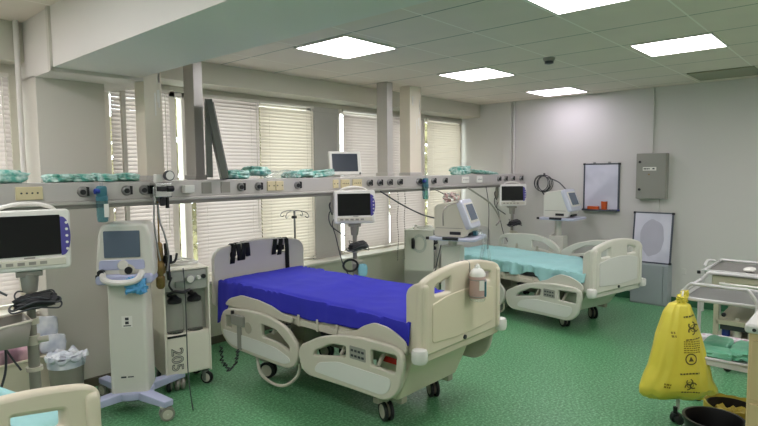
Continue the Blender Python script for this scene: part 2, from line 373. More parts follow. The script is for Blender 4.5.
# trees outside
def tree(x, y, h, r, seed, label):
    rnd = random.Random(seed); t = thing('tree', label, 'tree', (x, y, -.9), 0, 'trees outside the windows')
    MB().tube([(0, 0, 0), (.05, 0, h*.4), (-.05, .05, h*.8)], [.14, .1, .05], n=8).build('trunk', 'bark', t)
    f = MB()
    for k in range(1500):
        d = Vector((rnd.gauss(0, 1), rnd.gauss(0, 1), rnd.gauss(0, 1))).normalized()*r*rnd.uniform(.5, 1)
        p = Vector((d.x, d.y*.7, h*.62+d.z*1.5)); q = Euler((rnd.uniform(0, 6), rnd.uniform(0, 6), 0)).to_matrix(); s = rnd.uniform(.07, .13)
        f.add([p+q @ Vector(v)*s for v in ((-.5, -1, 0), (.5, -1, 0), (.6, .4, .1), (0, 1.2, 0), (-.6, .4, .1))], [(0, 1, 2, 3, 4)])
    f.build('foliage', 'leaf', t)
tree(4.6, 8.8, 4.2, 1.2, 1, 'leafy tree outside, seen in the slit between window frame and blind')
tree(6.6, 9.2, 4.4, 1.3, 2, 'leafy tree outside, behind the blind beside the grey infill panel')
tree(11.9, 9.2, 4.4, 1.4, 3, 'leafy tree outside the last window, by the back wall')

# lamps
def lamp(x, y, lab, z=ZC, m='lamp'):
    t = thing('ceiling_light', lab, 'ceiling light', (x, y, z), 0, 'square ceiling lights')
    f = MB()
    for a in ((-.305, .305, -.305, -.29, -.012, 0), (-.305, .305, .29, .305, -.012, 0), (-.305, -.29, -.29, .29, -.012, 0), (.29, .305, -.29, .29, -.012, 0)): f.b2(*a)
    f.build('frame', 'frame', t); MB().b2(-.29, .29, -.29, .29, -.009, -.002).build('diffuser', m, t)
lamp(3.294, 3.335, 'square ceiling light over the blue-sheeted bed, next to the beam')
lamp(5.178, 3.254, 'square ceiling light in the row by the windows, second from the beam')
lamp(7.05, 3.20, 'square ceiling light by the back wall, above the hung whiteboard', m='lampv')
lamp(3.265, 1.32, 'square ceiling light cut by the top edge of the picture')
lamp(5.17, 1.288, 'square ceiling light above the bag cart, in the row away from the windows')
for x, y in ((3.27, -.65), (5.17, -.65), (7.05, -.65), (6.11, -1.94), (4.22, -1.94)): lamp(x, y, 'unseen square ceiling light, added for fill')  # lamp grid carried on out of view, rear pair added as fill
for x, y in ((.2, 4.15), (.2, 3.0), (.2, 1.3), (-1.7, 1.3), (.2, -.65), (-1.7, 3.0), (-1.7, -.65)): lamp(x, y, 'unseen square ceiling light, added for fill', 2.865)  # unseen lamps added to brighten the pillar and the camera side
t = thing('ceiling_light', 'switched-off square ceiling light, dull olive, against the back wall', 'ceiling light', (7.05, 1.29, ZC))
f = MB()
for a in ((-.305, .305, -.305, -.29, -.012, 0), (-.305, .305, .29, .305, -.012, 0), (-.305, -.29, -.29, .29, -.012, 0), (.29, .305, -.29, .29, -.012, 0)): f.b2(*a)
f.build('frame', 'off', t); MB().b2(-.29, .29, -.29, .29, -.009, -.002).build('diffuser', 'off', t)
t = thing('smoke_detector', 'small dark round smoke detector on the ceiling between lights', 'smoke detector', (4.91, 2.31, ZC))
MB().lathe([(.055, 0), (.055, -.012), (.045, -.03)], n=20).build('base', 'polegrey', t)
MB().lathe([(.04, -.03), (.04, -.05), (.02, -.056)], n=20).build('head', 'dark', t)

# ------------------------------------------------------------------ medical supply rail on its posts
YR = 3.95
rail = thing('medical_supply_rail', 'long aluminium bedhead supply rail with sockets and gas outlets', 'medical rail', (0, YR, 0))
MB().b2(-.6, 7.6, 0, .27, 1.535, 1.662).build('body', 'alu', rail, bev=.006)
MB().b2(-.6, 7.6, -.028, .27, 1.512, 1.536).build('ledge', 'liplite', rail, bev=.005)
MB().b2(-.6, 7.6, -.022, .26, 1.486, 1.513).build('cable_channel', 'alud', rail, bev=.004)
for x, wd, c in ((1.095, .15, 'outlet'), (2.955, .085, 'outlet'), (3.045, .085, 'outlet'), (3.73, .07, 'outlet'), (3.86, .12, 'outlet'), (4.03, .13, 'outlet'), (6.02, .16, 'label'), (6.36, .13, 'label')):
    s = MB().b2(x-wd/2, x+wd/2, -.012, .002, 1.557, 1.64).build('socket_plate', c, rail, bev=.004)
    h = MB(); n = 2 if wd < .1 else 4
    for i in range(n):
        for dz in (-.0, ): h.cyl((x-wd*.3+wd*.6*i/(n-1), -.0135, 1.6+dz), (x-wd*.3+wd*.6*i/(n-1), -.01, 1.6+dz), .006, n=10)
    h.build('holes', 'dark', s)
for x in (1.41, 1.70, 1.825, 2.645, 2.82, 3.25, 4.21, 4.37, 4.53, 4.70, 5.04, 5.33, 5.56, 6.86, 7.04, 7.25, 7.50):
    g = MB().lathe([(.036, .0), (.036, -.01), (.028, -.022)], (x, 0, 1.598), 20, 'y').build('gas_outlet', 'steel', rail)
    MB().lathe([(.018, -.018), (.018, -.03)], (x-.006, 0, 1.596), 16, 'y').b2(x+.02, x+.032, -.03, 0, 1.57, 1.63).build('valve', 'black', g)
for x in (2.33, 2.50): MB().b2(x-.042, x+.042, -.005, .002, 1.555, 1.643).build('blank_plate', 'polegrey', rail)
MB().b2(2.12, 2.2, -.05, .002, 1.565, 1.625).build('junction_box', 'white', rail, bev=.004)
def post(x, wd, m, lab, y0=4.26, y1=4.42, drip=False):
    t = thing('support_post', lab, 'post', (x+wd/2, (y0+y1)/2, 0), 0, 'posts carrying the supply rail')
    MB().b2(-wd/2, wd/2, -(y1-y0)/2, (y1-y0)/2, 1.49, ZC-.001).build('shaft', m, t, bev=.004)
    MB().b2(-wd/2-.012, wd/2+.012, -(y1-y0)/2-.012, (y1-y0)/2+.012, 1.662, 1.70).build('foot_flange', 'alu', t, bev=.003)
    if drip:
        d = MB(); rn = random.Random(4)
        for k in range(9):
            xx = rn.uniform(-wd*.42, wd*.42); z1 = ZC-.12-rn.uniform(0, .04)-(.25 if k > 5 else 0); d.b2(xx-.006, xx+.006, -(y1-y0)/2-.0015, -(y1-y0)/2+.001, z1-rn.uniform(.05, .2), z1)
        d.build('paint_drips', 'label', t)
post(2.0, .145, 'postpaint', 'cream support post with white paint drips beside the pillar', drip=True)
post(2.42, .085, 'alu', 'slim bright aluminium post carrying the dark tilted screen')
post(4.86, .10, 'alu', 'slim aluminium post in front of the middle window, above the rail')
post(5.28, .22, 'postpaint', 'wide cream support post near the far window, paint marks at its top', drip=True)
MB().b2(2.16, 2.215, 4.3, 4.4, 1.49, ZC-.001)
tv = thing('mounted_screen', 'dark grey screen seen edge-on, tilted off its post', 'screen', (2.40, 4.12, 1.66), -29)
MB().b2(.03, .075, -.16, .12, .02, .64).build('mount_plate', 'tvgrey', tv, bev=.004)
s = MB(); s.T = Tm((.17, -.02, .0), (0, R(-10), 0)); s.b2(-.028, .028, -.17, .17, .01, .645); sh = s.build('screen_shell', 'tvgrey', tv, bev=.008)
s = MB(); s.T = Tm((.17, -.02, .0), (0, R(-10), 0)); s.b2(.0265, .033, -.15, .15, .04, .62); s.build('glass', 'screen', sh)

# things on the rail
def packs(name, x0, x1, z, n, lab, seed, y=4.04, h=.05, dz=.0, grp=None, rot=0):
    rn = random.Random(seed)
    for i in range(n):
        x = x0+(x1-x0)*(i+.5)/n
        o = MB().lump((0, 0, 0), ((x1-x0)/n*1.04, .17, h), .2, seed+i, 8, 2.2, (rn.uniform(-.1, .1), rn.uniform(-.12, .12)+rot, rn.uniform(-.2, .2)), 5).build('gauze_pack', 'gauze', bev=0)
        o.location = (x, y+rn.uniform(-.02, .02), z+h/2+dz*i/max(1, n-1))
        tag(o, lab[i] if isinstance(lab, list) else lab, 'gauze pack', grp or 'teal gauze packs lying on the supply rail')
packs('a', .62, 1.09, 1.662, 1, 'thick teal gauze pack on the rail, in front of the window beside the pillar', 3, h=.085)
packs('b', 1.22, 1.80, 1.662, 4, ['teal gauze pack starting the row of four on the rail before the pillar', 'second teal gauze pack of the row of four on the rail, before the pillar', 'third teal gauze pack of the row of four, over the humidifier bottle', 'fourth teal gauze pack of the row, beside the paint-dripped post'], 11, h=.055)
packs('c', 2.55, 2.98, 1.662, 2, ['teal gauze pack on the rail at the foot of the dark tilted screen', 'teal gauze pack on the rail before the sunlit blind'], 21, h=.075, dz=.03)
packs('d', 3.2, 3.75, 1.662, 2, ['teal gauze pack in clear wrap next to the sockets of the rail', 'teal gauze pack touching the small monitor on the rail'], 31, h=.07)
packs('e', 5.93, 6.2, 1.662, 1, 'crumpled teal gauze bundle on the far end of the rail', 41, h=.11)
o = MB().lump((0, 0, 0), (.75, .16, .05), .25, 5, 8, 2.4, (0, R(4), 0), 4).build('gauze_wrap', 'gauze'); o.location = (6.56, 4.05, 1.692)
tag(o, 'long flat teal wrap tapering towards the far end of the rail', 'gauze pack')
o = MB().lump((0, 0, 0), (.42, .15, .07), .25, 8, 8, 2.2, (0, 0, 0), 4).build('plastic_wrap', 'clear'); o.location = (3.12, 4.03, 1.698)
tag(o, 'crumpled clear plastic film among the gauze packs on the rail', 'plastic film')

mon = thing('rail_monitor', 'small white monitor with dark screen standing on the supply rail', 'monitor', (4.02, 4.10, 1.662), -24)
s = MB(); s.T = Tm((0, 0, .005), (R(-8), 0, 0)); b = s.b2(-.175, .175, -.02, .025, .012, .262).build('housing', 'white', mon, bev=.012)
s = MB(); s.T = Tm((0, 0, .005), (R(-8), 0, 0)); s.b2(-.145, .135, -.0215, -.018, .05, .235).build('screen', 'screend', mon)
MB().b2(-.08, .08, -.05, .06, 0, .014).build('foot', 'white', mon, bev=.004)
s = MB(); s.T = Tm((0, 0, .005), (R(-8), 0, 0)); s.cyl((.155, -.022, .03), (.155, -.018, .03), .01).build('button', 'black', mon)

def humidifier(x, lab):
    t = thing('humidifier_bottle', lab, 'humidifier', (x, YR-.055, 0), 0, 'teal oxygen humidifiers on the rail')
    MB().cyl((0, .055, 1.60), (0, -.01, 1.60), .022).lathe([(.03, 1.565), (.034, 1.575), (.034, 1.625), (.026, 1.635)]).build('valve_head', 'tealp', t)
    MB().cyl((0, 0, 1.63), (0, 0, 1.72), .011, .009).build('flow_tube', 'clear', t)
    MB().lathe([(.036, 1.535), (.038, 1.54), (.038, 1.565), (.03, 1.57)]).build('cap', 'tealp', t)
    MB().lathe([(.028, 1.392), (.034, 1.40), (.037, 1.44), (.037, 1.535)]).build('cup', 'cup', t)
    MB().box((.012, -.037, 1.47), (.03, .006, .09)).build('scale_label', 'label', t)
    MB().cyl((-.05, -.012, 1.6), (-.02, -.012, 1.6), .018).build('knob', 'bluep', t)
humidifier(1.51, 'teal humidifier bottle hanging from the rail above the white ventilator')
humidifier(5.11, 'teal humidifier bottle hanging from the rail near the wide cream post')

t = thing('suction_regulator', 'silver suction regulator with round gauge and black knob on the rail', 'regulator', (1.93, YR-.05, 0))
MB().box((0, 0, 1.595), (.13, .10, .11)).cyl((-.06, -.02, 1.5), (-.06, -.02, 1.62), .012).build('body', 'chrome', t, bev=.01)
g = MB().lathe([(.036, 0), (.038, -.01), (.038, -.03), (.03, -.032)], (.04, -.03, 1.70), 24, 'y').build('gauge', 'dark', t)
MB().lathe([(.03, -.033), (.03, -.035)], (.04, -.03, 1.70), 24, 'y').build('dial', 'label', g)
MB().box((0, -.07, 1.605), (.10, .05, .035)).cyl((-.0, -.09, 1.605), (.05, -.09, 1.605), .022).build('knob', 'black', t, bev=.006)
MB().cyl((.0, -.02, 1.48), (.0, -.02, 1.54), .02).cyl((.045, 0, 1.46), (.045, 0, 1.54), .014).build('connector', 'black', t)
MB().box((-.02, 0, 1.68), (.05, .05, .06)).build('valve_block', 'white', t, bev=.006)
MB().tube([(-.07, -.03, 1.51), (-.075, -.03, 1.35), (-.06, -.03, 1.2), (-.045, -.04, 1.08)], .006).tube([(-.045, -.04, 1.50), (-.04, -.04, 1.38), (-.01, -.05, 1.27), (.015, -.05, 1.12), (.0, -.05, 1.0)], .007).build('hose', 'steel', t)

def cable(name, pts, r, m, lab, cat='cable', **k):
    return tag(MB().tube(pts, r, 8, **k).build(name, m), lab, cat)
cable('pressure_hose', [(4.36, 3.93, 1.51), (4.62, 3.86, 1.36), (4.95, 3.8, 1.22), (5.2, 3.75, 1.16)], .008, 'dark', 'dark hose sagging from the rail past the middle window')
cable('oxygen_hose', [(5.33, 3.93, 1.5), (5.3, 3.7, 1.42), (4.75, 3.2, 1.40), (4.3, 3.05, 1.36), (4.25, 3.03, 1.2)], .008, 'polegrey', 'grey hose running from the rail to the beige-sided ventilator')
cable('air_hose', [(6.0, 3.9, 1.5), (6.15, 3.86, 1.42), (6.4, 3.8, 1.28), (6.52, 3.75, 1.12), (6.5, 3.72, 1.05), (6.38, 3.7, 1.0)], .012, 'polegrey', 'thick grey hose hanging from the rail beside the far vital signs monitor')
cable('power_cord', [(6.45, 3.9, 1.5), (6.46, 3.86, 1.2), (6.44, 3.86, .7), (6.45, 3.86, .3), (6.4, 3.9, .02)], .005, 'dark', 'thin dark cord hanging straight down behind the teal bed head')
for k in range(2):
    c = MB()
    for j in range(30): c.lathe([(.003, -.008), (.009, 0), (.003, .008)], (5.02+.13*k+.01*sin(j*.4), 3.95+.29, 1.47-j*.028), 8)
    tag(c.build('bead_chain', 'polegrey'), 'thin beaded chain hanging below the rail ' + ('just beside the teal humidifier bottle' if k else 'one hand away from the teal humidifier bottle'), 'chain', 'beaded chains below the rail')
# ------------------------------------------------------------------ wheels
def caster(parent, x, y, r=.062, rz=0, twin=True, hub='hub', top=.16, body='polegrey', tyre='black'):
    """one castor: fork, wheels, hubs (the wheel standing on z = 0)"""
    T = Tm((x, y, 0), (0, 0, R(rz))); a = .022 if twin else 0; wd = .022 if twin else .03
    f = MB(); f.T = T; f.cyl((0, .02, r*1.35), (0, .02, top), .014, n=12).lathe([(.02, r*1.9), (.03, r*1.95), (.03, r*2.1)], (0, .015, 0), 14)
    if twin: f.box((0, .012, r*1.35), (.014, .03, r*1.2))
    else: f.box((-.024, .01, r*1.3), (.006, .03, r*1.4)).box((.024, .01, r*1.3), (.006, .03, r*1.4)).box((0, .012, r*1.98), (.054, .034, .008))
    f.cyl((-a-.016, 0, r), (a+.016, 0, r), .006, n=8)
    c = f.build('caster', body, parent, bev=.002)
    for s in ((-1, 1) if twin else (0,)):
        w = MB(); w.T = T; xx = s*a
        w.lathe([(r*.72, xx-wd/2), (r*.94, xx-wd/2), (r, xx-wd/4), (r, xx+wd/4), (r*.94, xx+wd/2), (r*.72, xx+wd/2)], (0, 0, r), 28, 'x').build('wheel', tyre, c)
        h = MB(); h.T = T; h.lathe([(r*.2, xx-wd*.62), (r*.66, xx-wd*.55), (r*.74, xx-wd*.4), (r*.74, xx+wd*.4), (r*.66, xx+wd*.55), (r*.2, xx+wd*.62)], (0, 0, r), 24, 'x').build('wheel_hub', hub, c)
    return c

# ------------------------------------------------------------------ vital signs monitors on stands
def monitor_stand(loc, rz, lab, basket=False, pouch=False, tilt=-4, coil=1.06, crot=0, sc=1.0):
    t = thing('monitor_stand', lab, 'patient monitor', loc, rz)
    b = MB()
    for k in range(5):
        a = 2*pi*k/5+.3; b.tube([(0, 0, .11), (cos(a)*.15, sin(a)*.15, .105), (cos(a)*.27, sin(a)*.27, .085)], [.028, .018], smooth=3)
    b.lathe([(.05, .08), (.055, .1), (.05, .14), (.03, .16)]).build('star_base', 'polegrey', t)
    for k in range(5):
        a = 2*pi*k/5+.3; caster(t, cos(a)*.26, sin(a)*.26, .035, k*50, True, 'black', .09, 'black')
    p = MB().cyl((0, 0, .12), (0, 0, 1.19), .021).cyl((0, 0, .12), (0, 0, .84), .027)
    p.build('pole', 'polegrey', t)
    k = MB().cyl((0, 0, .82), (0, 0, .87), .034).cyl((.02, -.02, .845), (.07, -.02, .845), .016).build('clamp', 'creamgrey', t)
    MB().cyl((0, 0, .68), (0, 0, .70), .04).build('collar', 'creamgrey', t); MB().cyl((0, 0, .93), (0, 0, .96), .034).build('collar', 'creamgrey', t)
    h = MB().box((0, .02, 1.2), (.12, .10, .03)).cyl((0, .01, 1.1), (0, .01, 1.2), .035, .045).box((0, .06, 1.27), (.07, .05, .12)); h.build('mount_head', 'polegrey', t, bev=.006)
    T = Tm((0, .0, 1.225), (R(tilt), 0, 0)) @ Matrix.Scale(sc, 4)
    m = MB(); m.T = T; m.mesh(panel(rp([(-.19, 0), (.185, 0), (.19, .30), (-.19, .30)], .018), (), .10, .01), Tm((0, .0, 0)) @ XZ)
    m.box((0, .06, .15), (.30, .07, .22)); hs = m.build('housing', 'white', t)
    m = MB(); m.T = T; m.mesh(panel(rp([(-.168, .068), (.150, .068), (.150, .278), (-.168, .278)], .006), (), .006, .001), Tm((0, -.051, 0)) @ XZ).build('screen', 'screen', hs)
    m = MB(); m.T = T; m.tube([(-.14, .03, .298), (-.11, .02, .325), (-.04, .015, .343), (.04, .015, .343), (.11, .02, .325), (.14, .03, .298)], .011).build('carry_handle', 'white', t)
    m = MB(); m.T = T
    arc = [(.155, .265)]+[(.158+.036*sin(pi*i/14), .165+.1*cos(pi*i/14)) for i in range(15)]+[(.155, .065)]
    m.mesh(panel(arc, (), .108, .004), Tm((0, -.0, 0)) @ XZ).build('key_panel', 'purple', t)
    for i in range(5): m = MB(); m.T = T; m.cyl((.180, -.054, .095+.035*i), (.180, -.06, .095+.035*i), .007, n=12).build('key', 'white', t)
    m = MB(); m.T = T; m.b2(-.175, .17, -.057, -.05, .012, .05); lo = m.build('lower_strip', 'medbeige', t, bev=.003)
    m = MB(); m.T = T
    for i in range(5): m.b2(-.15+.05*i, -.118+.05*i, -.0595, -.056, .022, .038)
    m.b2(-.02, .03, -.0525, -.0505, .054, .061).build('buttons', 'polegrey', lo)
    # leads: a black pouch on the pole with looped cables
    c = MB(); c.T = Tm((.02, -.05, coil), (0, 0, R(crot)))
    c.lump((0, 0, 0), (.20, .10, .075), .25, 3, 8, 2.6, (0, R(-4), 0), 3).build('lead_bundle', 'black', t)
    for j, (a, bq, dz, th) in enumerate(((.115, .07, -.015, .005), (.118, .075, -.03, .0045), (.09, .06, .03, .004))):
        c = MB(); c.T = Tm((.02, -.05, coil+dz), (R(10*j-8), R(-6+5*j), R(crot)))
        c.tube([(a*cos(2*pi*i/12), bq*sin(2*pi*i/12), .012*sin(3*pi*i/6)) for i in range(12)], th, closed=True).build('cable_loop', 'dark', t)
    MB().tube([(-.17, .05, 1.36), (-.24, .04, 1.32), (-.23, .0, 1.2), (-.1, -.03, 1.1)], .006).tube([(-.16, .05, 1.3), (-.215, .02, 1.22), (-.19, -.02, 1.1), (-.13, -.02, .85), (-.06, -.03, .7)], .005).tube([(-.18, .04, 1.45), (-.235, .06, 1.40), (-.21, .05, 1.3)], .008).build('leads', 'dark', t)
    MB().lump((-.205, .05, 1.40), (.04, .06, .16), .3, 9, 6, 3).build('connector_block', 'polegrey', t)
    if basket:
        q = MB(); q.T = Tm((-.15, -.02, .845), (0, 0, R(8)))
        o = [(-.13, -.10), (.11, -.10), (.11, .10), (-.13, .10)]; i2 = [(-.15, -.12), (.13, -.12), (.13, .12), (-.15, .12)]
        vs = [(x, y, 0) for x, y in o]+[(x, y, .10+(.03 if x > 0 else 0)) for x, y in i2]; q.add(vs, [(0, 1, 2, 3), (0, 1, 5, 4), (1, 2, 6, 5), (2, 3, 7, 6), (3, 0, 4, 7)])
        bk = q.build('basket', 'polegrey', t, solid=.006)
        q = MB(); q.T = Tm((-.15, -.02, .845), (0, 0, R(8))); q.tube([(*p, .10+(.03 if p[0] > 0 else 0)) for p in i2], .007, smooth=1, closed=True).build('basket_rim', 'creamgrey', bk)
        MB().tube([(-.12, -.05, .84), (-.13, -.06, .7), (-.19, -.1, .55), (-.3, -.12, .35), (-.32, -.1, .02)], .006).build('cord', 'dark', t)
    if pouch:
        MB().lump((.07, -.03, .76), (.09, .05, .12), .15, 3, 6, 2).build('pouch', 'soot', t)
        MB().tube([(-.05+.07*cos(2*pi*i/12), -.03, .81+.055*sin(2*pi*i/12)) for i in range(12)], .011, closed=True).build('cuff_hose', 'black', t)
    return t
monitor_stand((.892, 3.29, 0), -14, 'large vital signs monitor on grey pole, the one with a grey basket and black cables', basket=True, sc=.99)
monitor_stand((3.80, 3.76, 0), -36, 'vital signs monitor on pole between the blue bed and the window sill', pouch=True, coil=1.0, crot=20)
MB2 = monitor_stand((7.02, 3.82, 0), -46, 'vital signs monitor on pole in the corner by the back wall', sc=.95, coil=.98, crot=25)

# ------------------------------------------------------------------ ventilators
def vent_base(t, L=.40, m='lav', r=.05, f0=0):
    b = MB(); b.lathe([(.13, .095), (.14, .10), (.14, .15), (.12, .155)], n=24)
    for k in range(4):
        a = pi/4+k*pi/2+f0; u = Vector((cos(a), sin(a), 0)); v = Vector((-sin(a), cos(a), 0))
        vs = []
        for d, wd, z0, z1 in ((.05, .05, .09, .155), (L, .036, .10, .145)):
            vs += [u*d+v*wd+Vector((0, 0, z0)), u*d-v*wd+Vector((0, 0, z0)), u*d-v*wd+Vector((0, 0, z1)), u*d+v*wd+Vector((0, 0, z1))]
        b.add(vs, [(0, 1, 2, 3), (4, 7, 6, 5), (0, 4, 5, 1), (1, 5, 6, 2), (2, 6, 7, 3), (3, 7, 4, 0)])
    b.build('cross_base', m, t, bev=.008)
    for k in range(4):
        a = pi/4+k*pi/2+f0; caster(t, cos(a)*(L-.03), sin(a)*(L-.03), r, 30*k+20, True, 'hub', .105, 'medwhite', 'polegrey')
t = thing('ventilator', 'white ventilator with grey screen and blue cross base on wheels', 'ventilator', (1.715, 4.0, 0), -37)
vent_base(t, .42, f0=R(0))
c = MB(); o = [(-.108, .15), (.108, .15), (.104, .96), (-.104, .96)]
c.mesh(panel(rp(o, .01), (), .24, .02), Tm((0, .01, 0)) @ XZ).build('column', 'medwhite', t)
MB().b2(-.055, -.02, -.1125, -.1105, .262, .274).b2(-.01, .03, -.1125, -.1105, .264, .272).build('maker_mark', 'dark', t)
l = MB().b2(-.035, .035, -.1125, -.1105, .63, .71).build('rating_label', 'label', t)
MB().b2(-.012, .012, -.114, -.112, .68, .70).b2(-.012, .012, -.114, -.112, .652, .672).b2(-.024, .026, -.114, -.112, .637, .644).build('label_print', 'dark', l)
q = MB(); prof = [(-.17, .985), (-.175, 1.05), (-.155, 1.28), (-.132, 1.35), (.135, 1.35), (.163, 1.27), (.173, 1.05), (.17, .985)]
q.mesh(panel(rp(prof, .03), (), .25, .02), Tm((0, .03, 0)) @ XZ); hs = q.build('housing', 'medwhite', t)
q = MB().mesh(panel(rp([(-.132, 1.13), (.102, 1.13), (.102, 1.315), (-.132, 1.315)], .006), (), .01, .002), Tm((0, -.098, 0)) @ XZ); q.build('screen', 'screenb', hs)
q = MB().mesh(panel(rp([(-.17, 1.045), (.13, 1.045), (.125, 1.108), (-.165, 1.108)], .015), (), .014, .003), Tm((0, -.097, 0)) @ XZ); q.build('key_strip', 'lav', hs)
MB().lathe([(.036, -.103), (.034, -.125), (.028, -.13)], (-.01, 0, 1.075), 24, 'y').build('dial', 'medwhite', t)
MB().mesh(panel(rp([(-.175, .955), (.18, .955), (.175, 1.0), (-.175, 1.0)], .015), (), .30, .01), Tm((0, .0, 0)) @ XZ).build('tray', 'lav', t)
MB().tube([(-.14, -.13, 1.02), (-.12, -.17, .985), (-.05, -.19, .965), (.04, -.19, .965), (.10, -.17, .985), (.12, -.13, 1.03)], .022).build('breathing_hose', 'white', t)
MB().lathe([(.02, -.10), (.022, -.15)], (-.15, 0, 1.03), 14, 'y').build('hose_port', 'black', t); MB().lathe([(.026, -.1), (.026, -.14)], (.03, 0, 1.04), 14, 'y').build('hose_port', 'black', t); MB().box((-.165, -.13, 1.0), (.04, .03, .03)).build('connector', 'black', t, bev=.003)
MB().lathe([(.05, -.10), (.055, -.12), (.03, -.125)], (.02, 0, 1.03), 18, 'y').build('filter_cover', 'medbeige', t)
o = MB().lump((0, 0, 0), (.13, .05, .10), .5, 12, 9, 3.2).build('blue_glove', 'navy'); o.location = (1.685, 3.83, .935); o.rotation_euler = (0, 0, R(-37))
tag(o, 'crumpled blue disposable glove hanging under the ventilator screen', 'glove')

def vent_b(loc, rz, lab, dz=0, hoses=False, body='medbeige'):
    t = thing('ventilator', lab, 'ventilator', loc, rz); vent_base(t, .36)
    MB().box((0, .03, .55), (.17, .22, .82)).b2(-.09, .09, -.085, -.078, .2, .95).build('column', 'medwhite' if dz == 0 else 'medwhite', t, bev=.012)
    z = 1.02+dz
    if dz: MB().cyl((0, .03, .95), (0, .03, z-.03), .05).build('lift_tube', 'medwhite', t)
    MB().mesh(panel(rp([(-.26, -.30), (.26, -.30), (.24, .24), (-.24, .24)], .05), (), .035, .01), Tm((0, 0, z-.03))).build('tray', 'lavb', t)
    for s in (-1, 1): MB().cyl((s*.262, -.12, z-.02), (s*.262, .06, z-.02), .017, n=12).build('grip', 'black', t); MB().lathe([(.02, -.01), (.02, .02)], (s*.24, .25, z-.03), 12).build('corner_bumper', 'black', t)
    side = [(-.16, z), (-.215, z+.08), (-.205, z+.13), (-.11, z+.37), (-.06, z+.385), (.15, z+.35), (.18, z+.32), (.18, z)]
    MB().mesh(panel(rp(side, .02), (), .36, .012), YZ).build('housing', body, t)
    T = Tm((0, -.163, z+.235), (R(-22), 0, 0))
    m = MB(); m.T = T; m.mesh(panel(rp([(-.19, -.15), (.19, -.15), (.18, .165), (-.18, .165)], .035), (), .07, .015), XZ); fr = m.build('front_frame', 'lavp', t)
    m = MB(); m.T = T; m.mesh(panel(rp([(-.15, -.10), (.15, -.10), (.15, .13), (-.15, .13)], .012), (), .012, .003), Tm((0, -.037, 0)) @ XZ); fb = m.build('screen_bezel', 'white', fr)
    m = MB(); m.T = T; m.mesh(panel(rp([(-.125, -.075), (.125, -.075), (.125, .11), (-.125, .11)], .006), (), .012, .002), Tm((0, -.041, 0)) @ XZ).build('screen', 'screenb', fr)
    MB().box((-.181, -.06, z+.035), (.012, .13, .035)).box((0, -.20, z+.02), (.2, .03, .03)).build('vent_slot', 'black', t, bev=.004)
    MB().b2(-.183, -.179, -.15, .17, z+.088, z+.094).b2(.179, .183, -.15, .17, z+.088, z+.094).build('seam', 'polegrey', t)
    if hoses:
        MB().tube([(.1, -.22, z+.03), (.14, -.30, z+.0), (.16, -.34, z-.15), (.17, -.36, z-.35), (.12, -.3, z-.5)], .017).tube([(.03, -.22, z+.03), (.05, -.31, z+.01), (.02, -.33, z-.1), (-.0, -.3, z-.3)], .017).build('breathing_hoses', 'clear', t)
        MB().box((.05, -.22, z+.02), (.09, .06, .05)).build('port_block', 'tealp', t, bev=.006)
        MB().tube([(-.2, .1, z-.1), (-.22, .16, z-.4), (-.2, .18, z-.7)], .006).build('cord', 'dark', t)
    return t
vent_b((4.99, 3.40, 0), 16, 'ventilator with beige side and lavender front between the two made beds', dz=.07, hoses=True).scale = (.94, .94, .94)
v3 = vent_b((7.04, 3.12, 0), 2, 'ventilator with pale side by the back wall under the coiled hose', dz=.235, body='medwhite'); v3.scale = (.88, .88, .88)
o = MB().lump((0, 0, 0), (.16, .12, .10), .5, 4, 8, 3).build('plastic_wrapper', ['clear', 'pink']); o.location = (4.97, 3.44, 1.425)
for i, p in enumerate(o.data.polygons): p.material_index = 1 if noise.noise(p.center*26) > .15 else 0
tag(o, 'crumpled clear wrapper with pink print on top of the beige-sided ventilator', 'wrapper')
# coiled hose hung on the back wall
MB2 = MB()
for j in range(5): MB2.tube([(-.010*j, .115*cos(2*pi*i/16)*(1-.06*(j%3))+.012*(j-2), .115*sin(2*pi*i/16)+.010*sin(j*2.1)) for i in range(16)], .005, closed=True)
MB2.tube([(-.02, -.06, .09), (-.05, -.25, .02), (-.15, -.42, -.10)], .008).tube([(-.02, .02, -.115), (-.03, -.05, -.2), (-.05, -.1, -.30)], .008).b2(-.005, .03, -.008, .008, .10, .15)
o = MB2.build('coiled_hose', 'dark'); o.location = (7.585, 3.62, 1.52); tag(o, 'coil of dark grey hose hanging on the back wall above the ventilator', 'hose')

